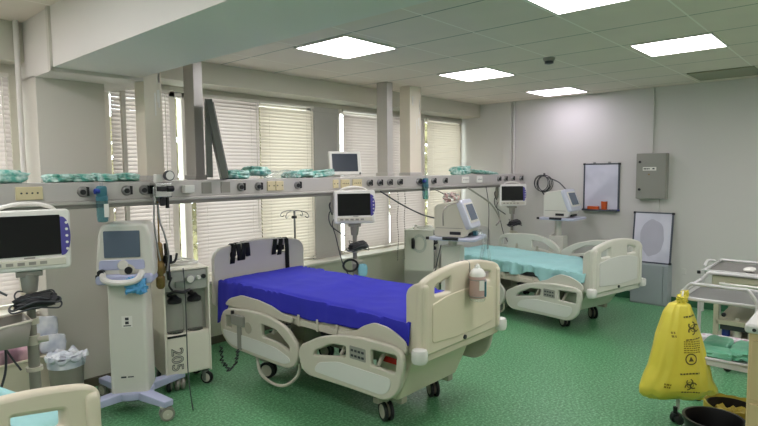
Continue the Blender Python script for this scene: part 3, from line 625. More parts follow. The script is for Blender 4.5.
# ------------------------------------------------------------------ suction units
def suction_unit(loc, rz, lab, num=False):
    t = thing('suction_unit', lab, 'suction unit', loc, rz)
    b = MB().b2(-.18, .18, -.17, .2, .13, .46).b2(-.18, -.165, -.18, .2, .12, .97).b2(.165, .18, -.18, .2, .12, .97).b2(-.18, .18, .185, .2, .12, .97).b2(-.18, .18, -.16, .2, .955, .97)
    b.build('cabinet', 'offcream' if num else 'offwhite', t, bev=.006)
    MB().b2(-.164, .164, -.10, .18, .46, .95).b2(-.164, .164, -.165, -.10, .80, .95).build('recess_panel', 'recess' if num else 'dark', t)
    p = MB().b2(-.163, .163, -.178, -.17, .14, .455).build('front_panel', 'offcream', t, bev=.003)
    MB().b2(-.162, -.02, -.182, -.178, .435, .452).build('slot', 'black', p)
    if num:
        MB().mesh(lettering('205', .125, .0022), Tm((-.095, -.181, .26), (R(90), R(90), 0))).build('lettering_205', 'dark', p)
    g = MB().lathe([(.034, -.165), (.036, -.18), (.03, -.183)], (.03, 0, .885), 24, 'y').build('gauge', 'steel', t); MB().lathe([(.028, -.1835), (.028, -.185)], (.03, 0, .885), 20, 'y').build('dial', 'label', g)
    MB().lathe([(.016, -.165), (.014, -.19)], (.095, 0, .89), 16, 'y').build('knob', 'label', t); MB().lathe([(.018, -.165), (.018, -.178)], (.135, 0, .895), 16, 'y').build('switch', 'black', t)
    MB().box((-.05, -.172, .85), (.07, .02, .05)).build('bracket', 'steel', t)
    for x in (-.08, .075):
        j = MB().lathe([(.058, .465), (.066, .475), (.066, .66), (.058, .69), (.045, .70)], (x, -.11, 0), 26).build('collection_jar', 'jar', t)
        MB().lathe([(.05, .695), (.054, .70), (.054, .725), (.03, .74), (.015, .76)], (x, -.11, 0), 24).cyl((x, -.11, .745), (x-.05, -.13, .765), .011).build('jar_lid', 'black', j); MB().lathe([(.06, .462), (.06, .472)], (x, -.11, 0), 24).build('jar_base', 'black', j)
    MB().tube([(-.13, -.12, .765), (-.10, -.18, .80), (-.03, -.19, .79), (.02, -.18, .80), (.05, -.14, .765)], .012).tube([(-.10, -.15, .80), (-.14, -.2, .86), (-.12, -.2, .92)], .008).build('jar_hose', 'black', t)
    MB().tube([(-.12, -.05, .99), (-.03, -.12, 1.0), (.09, -.08, .995), (.14, .02, .985), (.02, .08, .99), (-.1, .03, .995)], .012, closed=True).tube([(-.1, .1, .985), (.04, .12, 1.01), (.15, .08, .985)], .01).build('suction_tubing', 'white', t)
    for x, y in ((-.15, -.13), (.15, -.13), (-.15, .15), (.15, .15)): caster(t, x, y, .052, 40 if x > 0 else -20, False, 'hub', .13, 'steel')
    return t
suction_unit((2.195, 4.17, 0), -12, 'cream suction unit on wheels numbered 205 with two jars', num=True)
t2 = suction_unit((5.66, 4.36, 0), 24, 'pale suction unit under the far end of the rail with tubing on its side')
lp = MB()
for k in range(3): lp.tube([(-.188, -.0+(.07+.01*k)*cos(2*pi*i/12), .80+(.09+.012*k)*sin(2*pi*i/12)) for i in range(12)], .004, closed=True)
lp.build('side_tubing', 'clear', t2); MB().lump((-.19, .08, .80), (.03, .04, .13), .3, 3, 6, 3).build('hand_piece', 'black', t2)
MB().lump((0, -.16, .88), (.2, .05, .13), .5, 7, 8, 4).build('cable_tangle', 'dark', t2)

# brass coloured valve block and hose hanging by the suction unit
t = thing('hanging_valve_block', 'brass-coloured valve block hanging between ventilator and suction unit', 'valve block', (1.915, 3.93, 0))
MB().lathe([(.018, .86), (.032, .88), (.032, .95), (.022, .96), (.03, .98), (.034, 1.05), (.022, 1.07), (.028, 1.10), (.024, 1.19), (.012, 1.21)], n=14).box((.0, -.0, 1.0), (.07, .03, .05)).cyl((-.0, 0, 1.2), (.0, 0, 1.515), .006).build('block', 'brass', t, bev=.003)
MB().tube([(.04, -.02, 1.20), (.045, -.02, 1.1), (.05, -.02, 1.0), (.06, -.02, .92)], .016).tube([(.05, -.03, 1.05), (.09, -.05, 1.06), (.11, -.05, 1.12)], .009).box((.05, -.02, 1.08), (.05, .05, .06)).build('black_fitting', 'black', t, bev=.004)
cable('suction_hose', [(2.07, 3.88, 1.0), (2.075, 3.87, .8), (2.075, 3.87, .5), (2.07, 3.86, .2), (2.03, 3.75, .02), (1.96, 3.6, .01)], .004, 'dark', 'grey hose hanging in front of the 205 suction unit down to the floor')

# IV pole behind the blue bed
t = thing('drip_stand', 'thin steel drip stand with hooks behind the blue bed headboard', 'drip stand', (3.66, 4.50, 0))
MB().cyl((0, 0, .08), (0, 0, 1.32), .0105).cyl((0, 0, .08), (0, 0, .7), .014).build('pole', 'steel', t)
hk = MB()
for a in (20, 110, 200, 290):
    c_, s_ = cos(R(a)), sin(R(a)); hk.tube([(0, 0, 1.315), (c_*.06, s_*.06, 1.318), (c_*.14, s_*.14, 1.30), (c_*.17, s_*.17, 1.265), (c_*.15, s_*.15, 1.25), (c_*.125, s_*.125, 1.265)], .0045)
hk.build('hooks', 'steel', t); MB().cyl((-.03, 0, 1.25), (.02, 0, 1.25), .014).build('height_knob', 'black', t)
lg = MB()
for k in range(5): a = 2*pi*k/5; lg.tube([(0, 0, .10), (cos(a)*.14, sin(a)*.14, .09), (cos(a)*.25, sin(a)*.25, .06)], .012, smooth=3)
lg.build('foot', 'steel', t)
for k in range(5): a = 2*pi*k/5; caster(t, cos(a)*.25, sin(a)*.25, .026, k*33, True, 'black', .06, 'black')

# bench, cloth, wrapped packs and bin beside the pillar
MB2 = MB().b2(.45, 1.34, 4.46, 4.82, .05, .38).b2(.43, 1.36, 4.445, 4.83, .38, .40).b2(.5, 1.2, 4.5, 4.80, 0, .05)
tag(MB2.build('low_chest', 'cream', bev=.006), 'low cream chest under the window beside the pillar', 'chest')
def fold(u, v):
    x = .58+.66*u; y = 4.46+.34*v; return (x, y, .43+.11*sin(pi*min(1, v*1.05))**.5*(.8+.3*noise.noise(Vector((x*4, y*5, 1))))+.025*noise.noise(Vector((x*9, y*12, 3)))-(.05 if v < .02 else 0))
o = MB().grid(fold, 36, 24).build('folded_blanket', 'pinkcloth', solid=.02); tag(o, 'rumpled pink striped blanket on the low cream chest', 'blanket')
for i, (p, d, r, lab) in enumerate((((1.315, 4.58, .53), (.17, .05, .25), (R(-12), R(8), R(-10)), 'white printed paper pack standing behind another by the pillar'),
                                    ((1.345, 4.50, .465), (.17, .05, .13), (R(-16), R(4), R(-8)), 'smaller white printed pack leaning before the taller one'))):
    o = MB().lump((0, 0, 0), d, .10, 30+i, 8, 2, (0, 0, 0), 6).build('paper_pack', 'liner'); o.location = p; o.rotation_euler = r; tag(o, lab, 'paper pack', 'printed packs by the pillar')
t = thing('waste_bin', 'grey plastic waste bin with crumpled white liner at the pillar foot', 'waste bin', (1.365, 4.29, 0))
MB().lathe([(.0, .01), (.088, .0), (.095, .02), (.118, .40), (.112, .40), (.085, .03)], n=32, cap=False).build('bucket', 'binplas', t)
def lin_f(u, v):
    a = 2*pi*u; r = .112+.025*sin(pi*v)+.014*noise.noise(Vector((cos(a)*3, sin(a)*3, v*3)))-(.06*max(0, v-.6)); z = .345+.08*min(1, v*1.6)+.035*noise.noise(Vector((cos(a)*4, sin(a)*4, 5+v)))*(v > .3)-(.10*max(0, v-.65))
    if v < .45: r = .122+.006*noise.noise(Vector((cos(a)*7, sin(a)*7, v*4)))
    return (r*cos(a), r*sin(a), z)
MB().grid(lin_f, 60, 12).lump((0, 0, .385), (.18, .18, .09), .5, 5, 9, 3.5).build('liner', 'liner', t)
# ------------------------------------------------------------------ beds: local y runs from the footboard (0) to the headboard (2.27)
FOOT = [(-.445, .60), (.445, .60), (.445, 1.025), (.40, 1.05), (.25, 1.085), (.10, 1.102), (0, 1.105), (-.10, 1.102), (-.25, 1.085), (-.40, 1.05), (-.445, 1.025)]
def hole(x0, x1, z0, za, zb, r=.025): return rp([(x0, z0), (x1, z0), (x1, zb), (x0, za)], r)
FRAIL = [(1.046, .462), (1.07, .405), (1.04, .307), (.974, .275), (.585, .288), (.228, .29), (.135, .37), (.096, .535), (.104, .605), (.17, .632), (.397, .636), (.628, .615), (.85, .56)]
FH1 = [(.925, .416), (.905, .470), (.727, .553), (.578, .565), (.585, .480), (.70, .455)]
FH2 = [(.365, .590), (.135, .598), (.145, .470), (.365, .475)]
HRAIL = [(2.095, .478), (2.10, .373), (1.984, .275), (1.603, .264), (1.22, .264), (1.13, .30), (1.095, .38), (1.10, .452), (1.216, .556), (1.459, .608), (1.724, .606), (1.984, .575), (2.06, .545)]
HH1 = [(2.035, .53), (1.93, .545), (1.93, .422), (2.04, .42)]
HH2 = [(1.535, .545), (1.337, .533), (1.173, .435), (1.18, .385), (1.34, .424), (1.525, .43)]
def siderail(t, sx, kind, dz, raised=False, cg='creamgrey'):
    lift = .38 if raised else 0; x = sx*.52
    o, hs = (FRAIL, (FH1, FH2)) if kind == 'f' else (HRAIL, (HH1, HH2))
    sh = lambda P: [(a, b+dz+lift) for a, b in P]
    r = MB().mesh(panel(rp(sh(o), .07), [rp(sh(h), .028) for h in hs], .036, .012), Tm((x, 0, 0)) @ YZ).build('side_rail', cg, t)
    pd = [(.908, .315), (.86, .385), (.66, .435), (.186, .435), (.20, .36), (.26, .315)] if kind == 'f' else [(2.07, .395), (1.55, .395), (1.34, .385), (1.19, .345), (1.17, .315), (1.25, .285), (1.95, .292), (2.05, .35)]
    MB().mesh(panel(rp(sh(pd), .04), (), .010, .003), Tm((x+sx*.017, 0, 0)) @ YZ).build('rail_pad', 'pad', r)
    if kind == 'f':
        l = MB().mesh(panel(rp(sh([(.40, .49), (.545, .49), (.545, .575), (.40, .575)]), .008), (), .004, .001), Tm((x+sx*.018, 0, 0)) @ YZ); l.build('control_pad', 'ebox', r)
        q = MB()
        for i in range(4):
            for j in range(2): q.b2(x+sx*.0195, x+sx*.0215, .415+.032*i, .437+.032*i, .505+dz+lift+.035*j, .52+dz+lift+.035*j) if sx > 0 else q.b2(x-.0215, x-.0195, .415+.032*i, .437+.032*i, .505+dz+lift+.035*j, .52+dz+lift+.035*j)
        q.build('keys', 'dark', r)
    else:
        MB().mesh(panel([( 1.70+.045*cos(2*pi*i/24), .475+dz+lift+.045*sin(2*pi*i/24)) for i in range(24)], (), .006, .002), Tm((x+sx*.019, 0, 0)) @ YZ).build('dial', 'bedgrey', r)
    # the hinge arms that carry it
    y0 = .45 if kind == 'f' else 1.55
    a = MB()
    for y in (y0-.12, y0+.22): a.tube([(sx*.40, y, .57+dz), (sx*.455, y, .52+dz+lift*.4), (sx*.498, y, .47+dz+lift)], .014, smooth=3)
    a.build('hinge_arm', 'bedgrey', r)
    return r
def bed(loc, rz, lab, dz=0, raised=(), cr='cream', cg='creamgrey', fz=0):
    t = thing('hospital_bed', lab, 'hospital bed', loc, rz)
    # end boards
    o = rp([(x, z+dz+fz) for x, z in FOOT], [.03, .03, .05]+[.2]*7+[.05]); hl = [hole(-.335, -.155, .94+dz+fz, 1.015+dz+fz, 1.055+dz+fz), hole(.155, .335, .94+dz+fz, 1.055+dz+fz, 1.015+dz+fz)]
    fb = MB().mesh(panel(o, hl, .05, .016), Tm((0, .026, 0)) @ XZ).build('footboard', cr, t)
    for s in (-1, 1): MB().mesh(panel(rp([(.004, .60+dz+fz), (.125, .60+dz+fz), (.125, .98+dz+fz), (.06, 1.022+dz+fz), (.004, 1.022+dz+fz)], [.02, .03, .05, .04, .02]), (), .052, .016), Tm((s*.424, 0, 0)) @ YZ).build('side_flange', cr, fb)
    ip = rp([(-.355, .66+dz+fz), (-.1, .645+dz+fz), (.1, .645+dz+fz), (.355, .66+dz+fz), (.355, .895+dz+fz), (.2, .925+dz+fz), (0, .935+dz+fz), (-.2, .925+dz+fz), (-.355, .895+dz+fz)], .02)
    MB().mesh(panel(ip, (), .012, .005), Tm((0, .001, 0)) @ XZ).build('inset_panel', 'creampad' if cr == 'cream' else 'pad', fb)
    MB().lathe([(.015, -.008), (.015, .004)], (.0, 0, .615+dz+fz), 16, 'y').build('lock', 'dark', fb)
    sk = rp([(-.45, .545+dz+fz), (.47, .545+dz+fz), (.47, .62+dz+fz), (-.45, .62+dz+fz)], .02)
    MB().mesh(panel(sk, (), .06, .012), Tm((0, .05, 0)) @ XZ).build('foot_skirt', cr, t)
    for s in (-1, 1):
        MB().lathe([(.02, .555), (.044, .562), (.05, .58), (.05, .625), (.044, .642), (.02, .648)], (s*.475, .01, dz), 24).build('bumper', 'pad', t)
    ho = [(-.50, .55), (.50, .55), (.50, .98), (.45, 1.035), (.25, 1.07), (0, 1.085), (-.25, 1.07), (-.45, 1.035), (-.50, .98)]
    o = rp([(x, z+dz) for x, z in ho], [.03, .03, .1]+[.2]*5+[.1])
    MB().mesh(panel(o, [hole(-.35, -.15, .935+dz, 1.01+dz, 1.03+dz), hole(.13, .33, .935+dz, 1.03+dz, 1.01+dz)], .05, .012), Tm((.04, 2.315, 0)) @ XZ).build('headboard', 'bedboard', t)
    # mattress and its platform
    m = MB(); m.b2(-.43, .43, .10, 2.25, .65+dz, .775+dz); m.build('mattress', 'dark', t, bev=.03, seg=3)
    p = MB().b2(-.445, .445, .10, 2.25, .605+dz, .65+dz).b2(-.46, -.44, .12, 2.2, .575+dz, .625+dz).b2(.44, .46, .12, 2.2, .575+dz, .625+dz)
    for y in (.75, .95, 1.16): p.b2(-.468, -.455, y-.012, y+.012, .57+dz, .66+dz)
    p.build('platform', 'creamgrey', t, bev=.006)
    for s in (-1, 1):
        for pts in ([(.10, .60), (.10, .665), (.16, .70), (.25, .735), (.36, .745), (.45, .71), (.54, .655), (.62, .635), (.62, .60)], [(1.20, .60), (1.20, .635), (1.32, .645), (1.45, .68), (1.62, .70), (1.85, .705), (2.02, .655), (2.09, .60)]):
            MB().mesh(panel(rp([(a, b+dz) for a, b in pts], .03), (), .016, .006), Tm((s*.490, 0, 0)) @ YZ).build('side_guard', cg, t)
    # lifting gear and base
    b = MB().b2(-.30, -.24, .30, 1.95, .16, .24).b2(.24, .30, .30, 1.95, .16, .24).b2(-.30, .30, .38, .46, .17, .23).b2(-.30, .30, 1.68, 1.76, .17, .23).b2(-.40, .40, .42, .47, .16, .20).b2(-.40, .40, 1.70, 1.75, .16, .20)
    b.build('base_frame', 'bedgrey', t, bev=.006)
    l = MB()
    for y in (.62, 1.62): l.b2(-.10, .10, y-.09, y+.09, .22, .42+dz*.6).b2(-.075, .075, y-.065, y+.065, .4+dz*.6, .60+dz)
    l.b2(-.36, -.31, .2, 2.1, .54+dz, .60+dz).b2(.31, .36, .2, 2.1, .54+dz, .60+dz).b2(-.36, .36, .58, .64, .54+dz, .60+dz).b2(-.36, .36, 1.58, 1.64, .54+dz, .60+dz)
    l.build('lift_column', 'bedgrey', t, bev=.006)
    MB().b2(-.05, .05, .8, 1.25, .42+dz*.7, .49+dz*.7).cyl((-.0, 1.25, .45+dz*.7), (0, 1.5, .45+dz*.7), .022).lump((-.2, 1.02, .50+dz), (.22, .16, .06), .5, 3, 8, 4).build('actuator', 'dark', t)
    cv = MB(); cv.add([(-.34, .30, .20), (.34, .30, .20), (.34, .14, .56+dz), (-.34, .14, .56+dz), (-.34, .52, .20), (.34, .52, .20), (.34, .40, .56+dz), (-.34, .40, .56+dz)], [(0, 1, 2, 3), (4, 7, 6, 5), (0, 4, 5, 1), (1, 5, 6, 2), (2, 6, 7, 3), (3, 7, 4, 0)])
    MB().b2(-.34, .34, 1.55, 1.95, .17, .30).build('motor_cover', cr, t, bev=.015); cv.build('base_cover', cr, t, bev=.015)
    for x, y, a in ((-.28, .455, -25), (.26, .455, -35), (-.33, 1.73, 25), (.33, 1.73, 10)): caster(t, x, y, .07, a, True, 'hub', .19, 'creamgrey')
    # side rails
    for s in (-1, 1):
        for k in 'fh': siderail(t, s, k, dz, (s, k) in raised, cg)
    # drop cord grips on the near side
    MB().tube([(-.47, 1.15, .30+dz), (-.48, 1.16, .20+dz), (-.50, 1.28, .10+dz*.5), (-.50, 1.45, .075+dz*.4), (-.49, 1.62, .12+dz*.5), (-.46, 1.70, .27+dz)], .012).build('hose_loop', 'creamgrey', t)
    return t
b1 = bed((3.05, 2.0, 0), 0, 'hospital bed with royal blue sheet and a bottle on its footboard')
b2 = bed((5.96, 1.99, 0), -11.5, 'hospital bed with crumpled teal sheet near the back wall', -.13, raised=((1, 'f'), (1, 'h')), cr='offwhite', cg='offgrey')
b3 = bed((.298, 1.90, 0), 13, 'hospital bed cut by the picture edge, only a cream footboard corner showing', .06, fz=-.13)
MB().box((0, 0, 0), (.012, .13, .035)).build('red_handle', 'red', b1).location = (-.42, .30, .50)
# bed 1: hand control with coiled cord hung on the head rail
hc = MB().b2(-.545, -.52, 1.79, 1.86, .27, .47).b2(-.56, -.52, 1.74, 1.92, .47, .56).build('hand_control', 'ebox', b1, bev=.012)
MB().cyl((-.55, 1.90, .56), (-.55, 1.90, .585), .014).build('hook_knob', 'black', hc)
coil = [(-.55, 1.83, .27)]; path = [Vector(p) for p in ((-.545, 1.84, .27), (-.55, 1.87, .15), (-.55, 1.97, .06), (-.55, 2.08, .12), (-.54, 2.11, .26))]
pts = []
for i in range(4):
    for k in range(10):
        u = k/10; p = path[i].lerp(path[i+1], u); a = 2*pi*(i*10+k)/2.5
        pts.append((p.x+.016*cos(a), p.y+.016*sin(a), p.z+.010*cos(a+1)))
MB().tube(pts, .0055, 6, smooth=3).build('coiled_cord', 'dark', hc)
# straps over the headboard of bed 1
def straps(name, xs, lab, seed):
    rn = random.Random(seed); t = thing('restraint_straps', lab, 'straps', (3.09, 4.315, 0))
    for (x, zb, lean) in xs:
        zt = 1.082-.12*(x*x); pts = [(x+lean, -.032, zb-.03), (x+lean*.4, -.034, (zb+zt)/2), (x, -.033, zt-.01), (x, -.0, zt+.008), (x, .033, zt-.012), (x-lean*.3, .034, zt-.12)]
        vs = []; fs = []
        for i, p in enumerate(pts):
            wd = .024; vs += [(p[0]-wd, p[1], p[2]), (p[0]+wd, p[1], p[2])]
            if i: fs.append((2*i-2, 2*i-1, 2*i+1, 2*i))
        MB().add(vs, fs).build('strap', 'strap', t, solid=.005)
    return t
straps('l', ((-.31, .93, -.02), (-.265, .95, .015), (-.20, .95, -.02), (-.17, .98, .01)), 'black webbing straps over the headboard grip beside the suction unit', 1)
s = straps('r', ((.15, .96, -.02), (.22, .95, -.025), (.285, .79, .008)), 'black webbing straps over the far headboard grip, one hanging long', 2)

# ------------------------------------------------------------------ sheets
def sheet(name, m, dz, rz, loc, lab, hem, amp=.008, seed=0, w=.442, top=.792, y0=.095, y1=2.255, crease=.006, nu=84, nv=120):
    def fn(u, v):
        y = y0+(y1-y0)*v
        hn, hf = hem(y), hem(y)*.5+.32
        # arc length across: near drop, top, far drop
        Ln, Lf = top-hn, top-hf; tot = Ln+2*w+Lf; s = u*tot; r = .03
        wav = amp*noise.noise(Vector((y*7+seed, 1.3, seed)))+amp*.6*noise.noise(Vector((y*17, 4.3, seed)))
        if s < Ln:
            d = 1-s/Ln; x = -w-.010-(wav*1.6+.010)*d-.008*max(0, .3-abs(.3-d)); z = top-(Ln-s)
        elif s > Ln+2*w:
            d = (s-Ln-2*w)/Lf; x = w+.01+(wav*1.6+.01)*d; z = top-(s-Ln-2*w)
        else:
            x = s-Ln-w; z = top
            e = min(1, (w-abs(x))/.05); z -= .022*(1-e)**2
        q = Vector((x*2.2, y*1.6, seed)); k = 1 if Ln <= s <= Ln+2*w else .4
        z += k*(crease*noise.noise(q*1.2)+crease*.9*noise.noise(Vector((x*2+y*3.1, y*6-x*4, seed+3)))+crease*.5*(1-abs(noise.noise(Vector((x*5+y*2, y*4-x*3, seed+8)))*2)))
        # ends round over
        e0, e1 = min(1, (y-y0)/.05), min(1, (y1-y)/.05)
        if Ln <= s <= Ln+2*w: z -= .03*(1-e0)**2+.05*(1-e1)**2
        return (x, y, z+dz)
    o = MB().grid(fn, nu, nv).build('bed_sheet', m, solid=.004, ang=80); o.location = loc; o.rotation_euler = (0, 0, R(rz))
    return tag(o, lab, 'bed sheet')
def interp(tab):
    def f(y):
        for (a, b), (c, d) in zip(tab, tab[1:]):
            if a <= y <= c: k = (y-a)/(c-a); k = k*k*(3-2*k); return b+(d-b)*k
        return tab[-1][1] if y > tab[-1][0] else tab[0][1]
    return f
sheet('a', 'blue', 0, 0, (3.05, 2.0, 0), 'royal blue sheet over the mattress between suction unit and footboard bottle', interp([(.0, .64), (.19, .655), (.44, .675), (.73, .655), (1.1, .637), (1.34, .645), (1.63, .69), (1.94, .665), (2.05, .60), (2.13, .52), (2.2, .43), (2.26, .40)]), .012, 1)
sheet('b', 'teal', -.13, -11.5, (5.96, 1.99, 0), 'crumpled teal sheet on the bed near the back wall', lambda y: .655+.035*sin(y*9)+.03*sin(y*17+1)-(.03 if y > 1.5 else 0), .045, 5, crease=.014, top=.79)
sheet('c', 'teal', .06, 13, (.298, 1.90, 0), 'teal sheet on the bed cut by the picture edge', lambda y: .64, .012, 9)

# bottle in a wire holder on the footboard of bed 1
t = bt_ = thing('drink_bottle', 'plastic bottle with pink and white label hooked on the blue bed footboard', 'bottle', (3.105, 1.938, .86))
MB().lathe([(.0, 0), (.042, 0), (.047, .01), (.047, .15), (.04, .175), (.018, .20), (.016, .215)], n=28).build('bottle', 'clear', t)
MB().lathe([(.0475, .02), (.0475, .15)], n=28, cap=False).build('label_wrap', 'pink', t)
MB().box((.022, -.040, .075), (.045, .014, .09), (0, 0, R(28))).build('label_print', 'tealp', t)
MB().box((-.022, -.042, .10), (.03, .012, .06), (0, 0, R(-28))).build('label_patch', 'label', t)
MB().lathe([(.047, .15), (.047, .165), (.036, .185), (.016, .20), (.012, .215), (.002, .225)], n=24).build('nozzle', 'label', t)
MB().tube([(.0485*cos(2*pi*i/16), .0485*sin(2*pi*i/16), .03) for i in range(16)], .003, closed=True).tube([(.0485*cos(2*pi*i/16), .0485*sin(2*pi*i/16), .13) for i in range(16)], .003, closed=True).tube([(0, .0485, .03), (0, .052, .13), (0, .055, .215), (0, .075, .236), (0, .10, .234), (0, .148, .22)], .003).build('wire_holder', 'steel', t)
bt_.scale = (1.12, 1.12, 1.1)
# small black remote on the teal sheet
t = thing('remote_control', 'small black remote lying on the teal sheet near its footboard', 'remote control', (6.36, 2.52, .682), 40)
MB().box((0, 0, .009), (.17, .05, .016)).build('body', 'black', t, bev=.006); MB().box((0, 0, .018), (.10, .03, .003)).build('keys', 'dark', t)
# ------------------------------------------------------------------ back wall
t = thing('whiteboard', 'whiteboard hung on the back wall with orange cup on its ledge', 'whiteboard', (XB, 2.80, 1.48))
MB().b2(-.022, -.004, -.23, .23, -.31, .31).build('board', 'board', t)
f = MB()
for a in ((-.026, 0, -.24, -.222, -.318, .318), (-.026, 0, .222, .24, -.318, .318), (-.026, 0, -.24, .24, .302, .32), (-.026, 0, -.24, .24, -.32, -.302)): f.b2(*a)
f.build('board_frame', 'boardframe', t)
for y in (-.235, .235):
    for z in (-.312, .312): MB().b2(-.03, 0, y-.012, y+.012, z-.012, z+.012).build('corner_cap', 'black', t)
MB().b2(-.085, -.02, -.235, .235, -.325, -.315).b2(-.087, -.083, -.235, .235, -.325, -.303).build('pen_ledge', 'boardframe', t)
for y in (-.1, .1): MB().b2(-.015, 0, y-.015, y+.015, .318, .34).build('hanger', 'steel', t)
o = MB().lathe([(.0, 0), (.036, 0), (.041, .12), (.037, .12), (.032, .01)], n=24, cap=False).build('cup', 'orange'); o.location = (XB-.045, 2.745, 1.166); tag(o, 'orange plastic cup on the whiteboard ledge', 'cup')
o = MB().b2(-.025, .025, -.075, .075, 0, .05).build('box', 'orange', bev=.004); o.location = (XB-.05, 2.89, 1.166); tag(o, 'low orange box on the whiteboard ledge next to the cup', 'box')
for y, m, l in ((2.63, 'black', 'black marker lying on the whiteboard ledge'), (2.60, 'bluep', 'blue marker lying at the end of the whiteboard ledge')):
    o = MB().cyl((0, -.05, 0), (0, .05, 0), .008, n=10).build('marker', m); o.location = (XB-.045-(y-2.6)*.6, y-.01, 1.174); tag(o, l, 'marker')
t = thing('electrical_box', 'grey metal electrical cabinet with two black locks on the back wall', 'electrical box', (XB, 2.145, 1.628))
MB().b2(-.11, 0, -.178, .178, -.288, .288).build('body', 'ebox', t, bev=.004)
d = MB().b2(-.125, -.11, -.175, .175, -.285, .285).build('door', 'ebox', t, bev=.004)
for z in (.18, -.17): MB().lathe([(.016, -.126), (.016, -.136)], (0, .13, z), 16, 'x').build('lock', 'black', d)
l = MB().b2(-.127, -.125, -.065, .095, .07, .115).build('door_label', 'label', d)
MB().b2(-.1285, -.127, .05, .085, .085, .10).b2(-.1285, -.127, .03, .045, .085, .10).b2(-.1285, -.127, .012, .026, .087, .10).b2(-.1285, -.127, -.045, -.02, .085, .102).build('label_print', 'dark', l)
MB().b2(-.127, -.125, .01, .03, .015, .03).build('tag', 'brass', d)
t = thing('floor_cabinet', 'low grey metal cabinet on the floor with a whiteboard standing on it', 'cabinet', (7.51, 2.11, 0))
MB().b2(-.09, .09, -.222, .222, .0, .52).build('body', 'cab', t, bev=.004)
d = MB().b2(-.102, -.09, -.165, .218, .02, .51).build('door', 'cab', t, bev=.003); MB().b2(-.102, -.09, -.218, -.172, .02, .51).build('side_strip', 'cab', t, bev=.003)
t = thing('whiteboard', 'worn whiteboard leaning on the wall on top of the grey floor cabinet', 'whiteboard', (7.49, 2.115, .52)); t.rotation_euler = (0, R(8), 0)
MB().b2(-.012, .004, -.225, .225, .01, .64).build('board', 'board', t)
f = MB()
for a in ((-.016, .008, -.235, -.217, 0, .65), (-.016, .008, .217, .235, 0, .65), (-.016, .008, -.235, .235, .635, .652), (-.016, .008, -.235, .235, 0, .018)): f.b2(*a)
f.build('board_frame', 'boardframe', t)
sm = [(.14*cos(a)*(1+.12*noise.noise(Vector((cos(a)*2, sin(a)*2, 3)))), .33+.235*sin(a)*(1+.12*noise.noise(Vector((cos(a)*2, sin(a)*2, 7))))) for a in [2*pi*i/40 for i in range(40)]]
MB().mesh(panel(sm, (), .002, .0005), Tm((-.0125, 0, 0)) @ YZ).build('ink_smear', 'inkgrey2', t)
for y in (-.228, .228):
    for z in (.012, .64): MB().b2(-.02, .01, y-.014, y+.014, z-.014, z+.014).build('corner_cap', 'black', t)
o = MB().b2(XB-.012, XB, 1.735, 1.79, .40, .47).build('wall_socket', 'wall', bev=.003); tag(o, 'small white wall socket low on the back wall next to the cabinet', 'socket')

# ------------------------------------------------------------------ wheeled rack, waste bag, bins
t = thing('wheeled_rack', 'white tube-frame wheeled rack with guard hoop, yellow bag on its corner', 'trolley', (4.29, .73, 0))
hx, hy = .26, .21
f = MB()
for x in (-hx, hx):
    for y in (-hy, hy): f.cyl((x, y, .10), (x, y, .865), .0125, n=12)
for z in (.485, .865):
    f.tube([(-hx, hy, z), (hx, hy, z), (hx, -hy, z), (-hx, -hy, z)], .0125, smooth=1, closed=True)
f.build('tube_frame', 'white2', t)
for x in (-hx, hx): MB().tube([(x, hy, .86), (x, hy-.005, .895), (x, hy-.05, .96), (x, hy-.09, .965), (x, -hy+.09, .965), (x, -hy+.05, .96), (x, -hy+.005, .895), (x, -hy, .86)], .0115).build('guard_hoop', 'white2', t)
MB().tube([(-hx, hy, .905), (0, hy, .905), (hx, hy, .905)], .011, smooth=1).build('side_rail', 'white2', t)
MB().b2(-hx, hx, -hy, hy, .852, .858).build('top_tray', 'steel', t)
MB().b2(-hx, hx, -hy, hy, .470, .476).b2(-hx-.004, -hx+.004, -hy, hy, .445, .487).b2(hx-.004, hx+.004, -hy, hy, .445, .487).build('lower_shelf', 'white2', t)
for x in (-hx, hx):
    for y in (-hy, hy): caster(t, x, y, .036, 60, True, 'black', .12, 'black')
for i, (x, y, d, m, l) in enumerate(((.02, .04, (.28, .16, .07), 'green', 'green film wrapped pack on the lower shelf of the white rack'), (-.16, .05, (.16, .26, .06), 'green', 'glossy green pack at the front of the rack shelf'), (-.02, -.12, (.34, .14, .07), 'green', 'green pack at the inner end of the rack shelf'))):
    o = MB().lump((0, 0, 0), d, .14, i+3, 8, 2.4, (0, 0, 0), 5).build('film_pack', m); o.location = (4.29+x, .73+y, .476+d[2]*.52); tag(o, l, 'supply pack', 'packs on the rack shelf')
o = MB().lump((0, 0, 0), (.12, .40, .045), .10, 9, 8, 2, (0, 0, 0), 6).build('paper_pack', 'liner2'); o.location = (4.48, .73, .50); tag(o, 'white printed paper pack along the back of the rack shelf', 'supply pack', 'packs on the rack shelf')

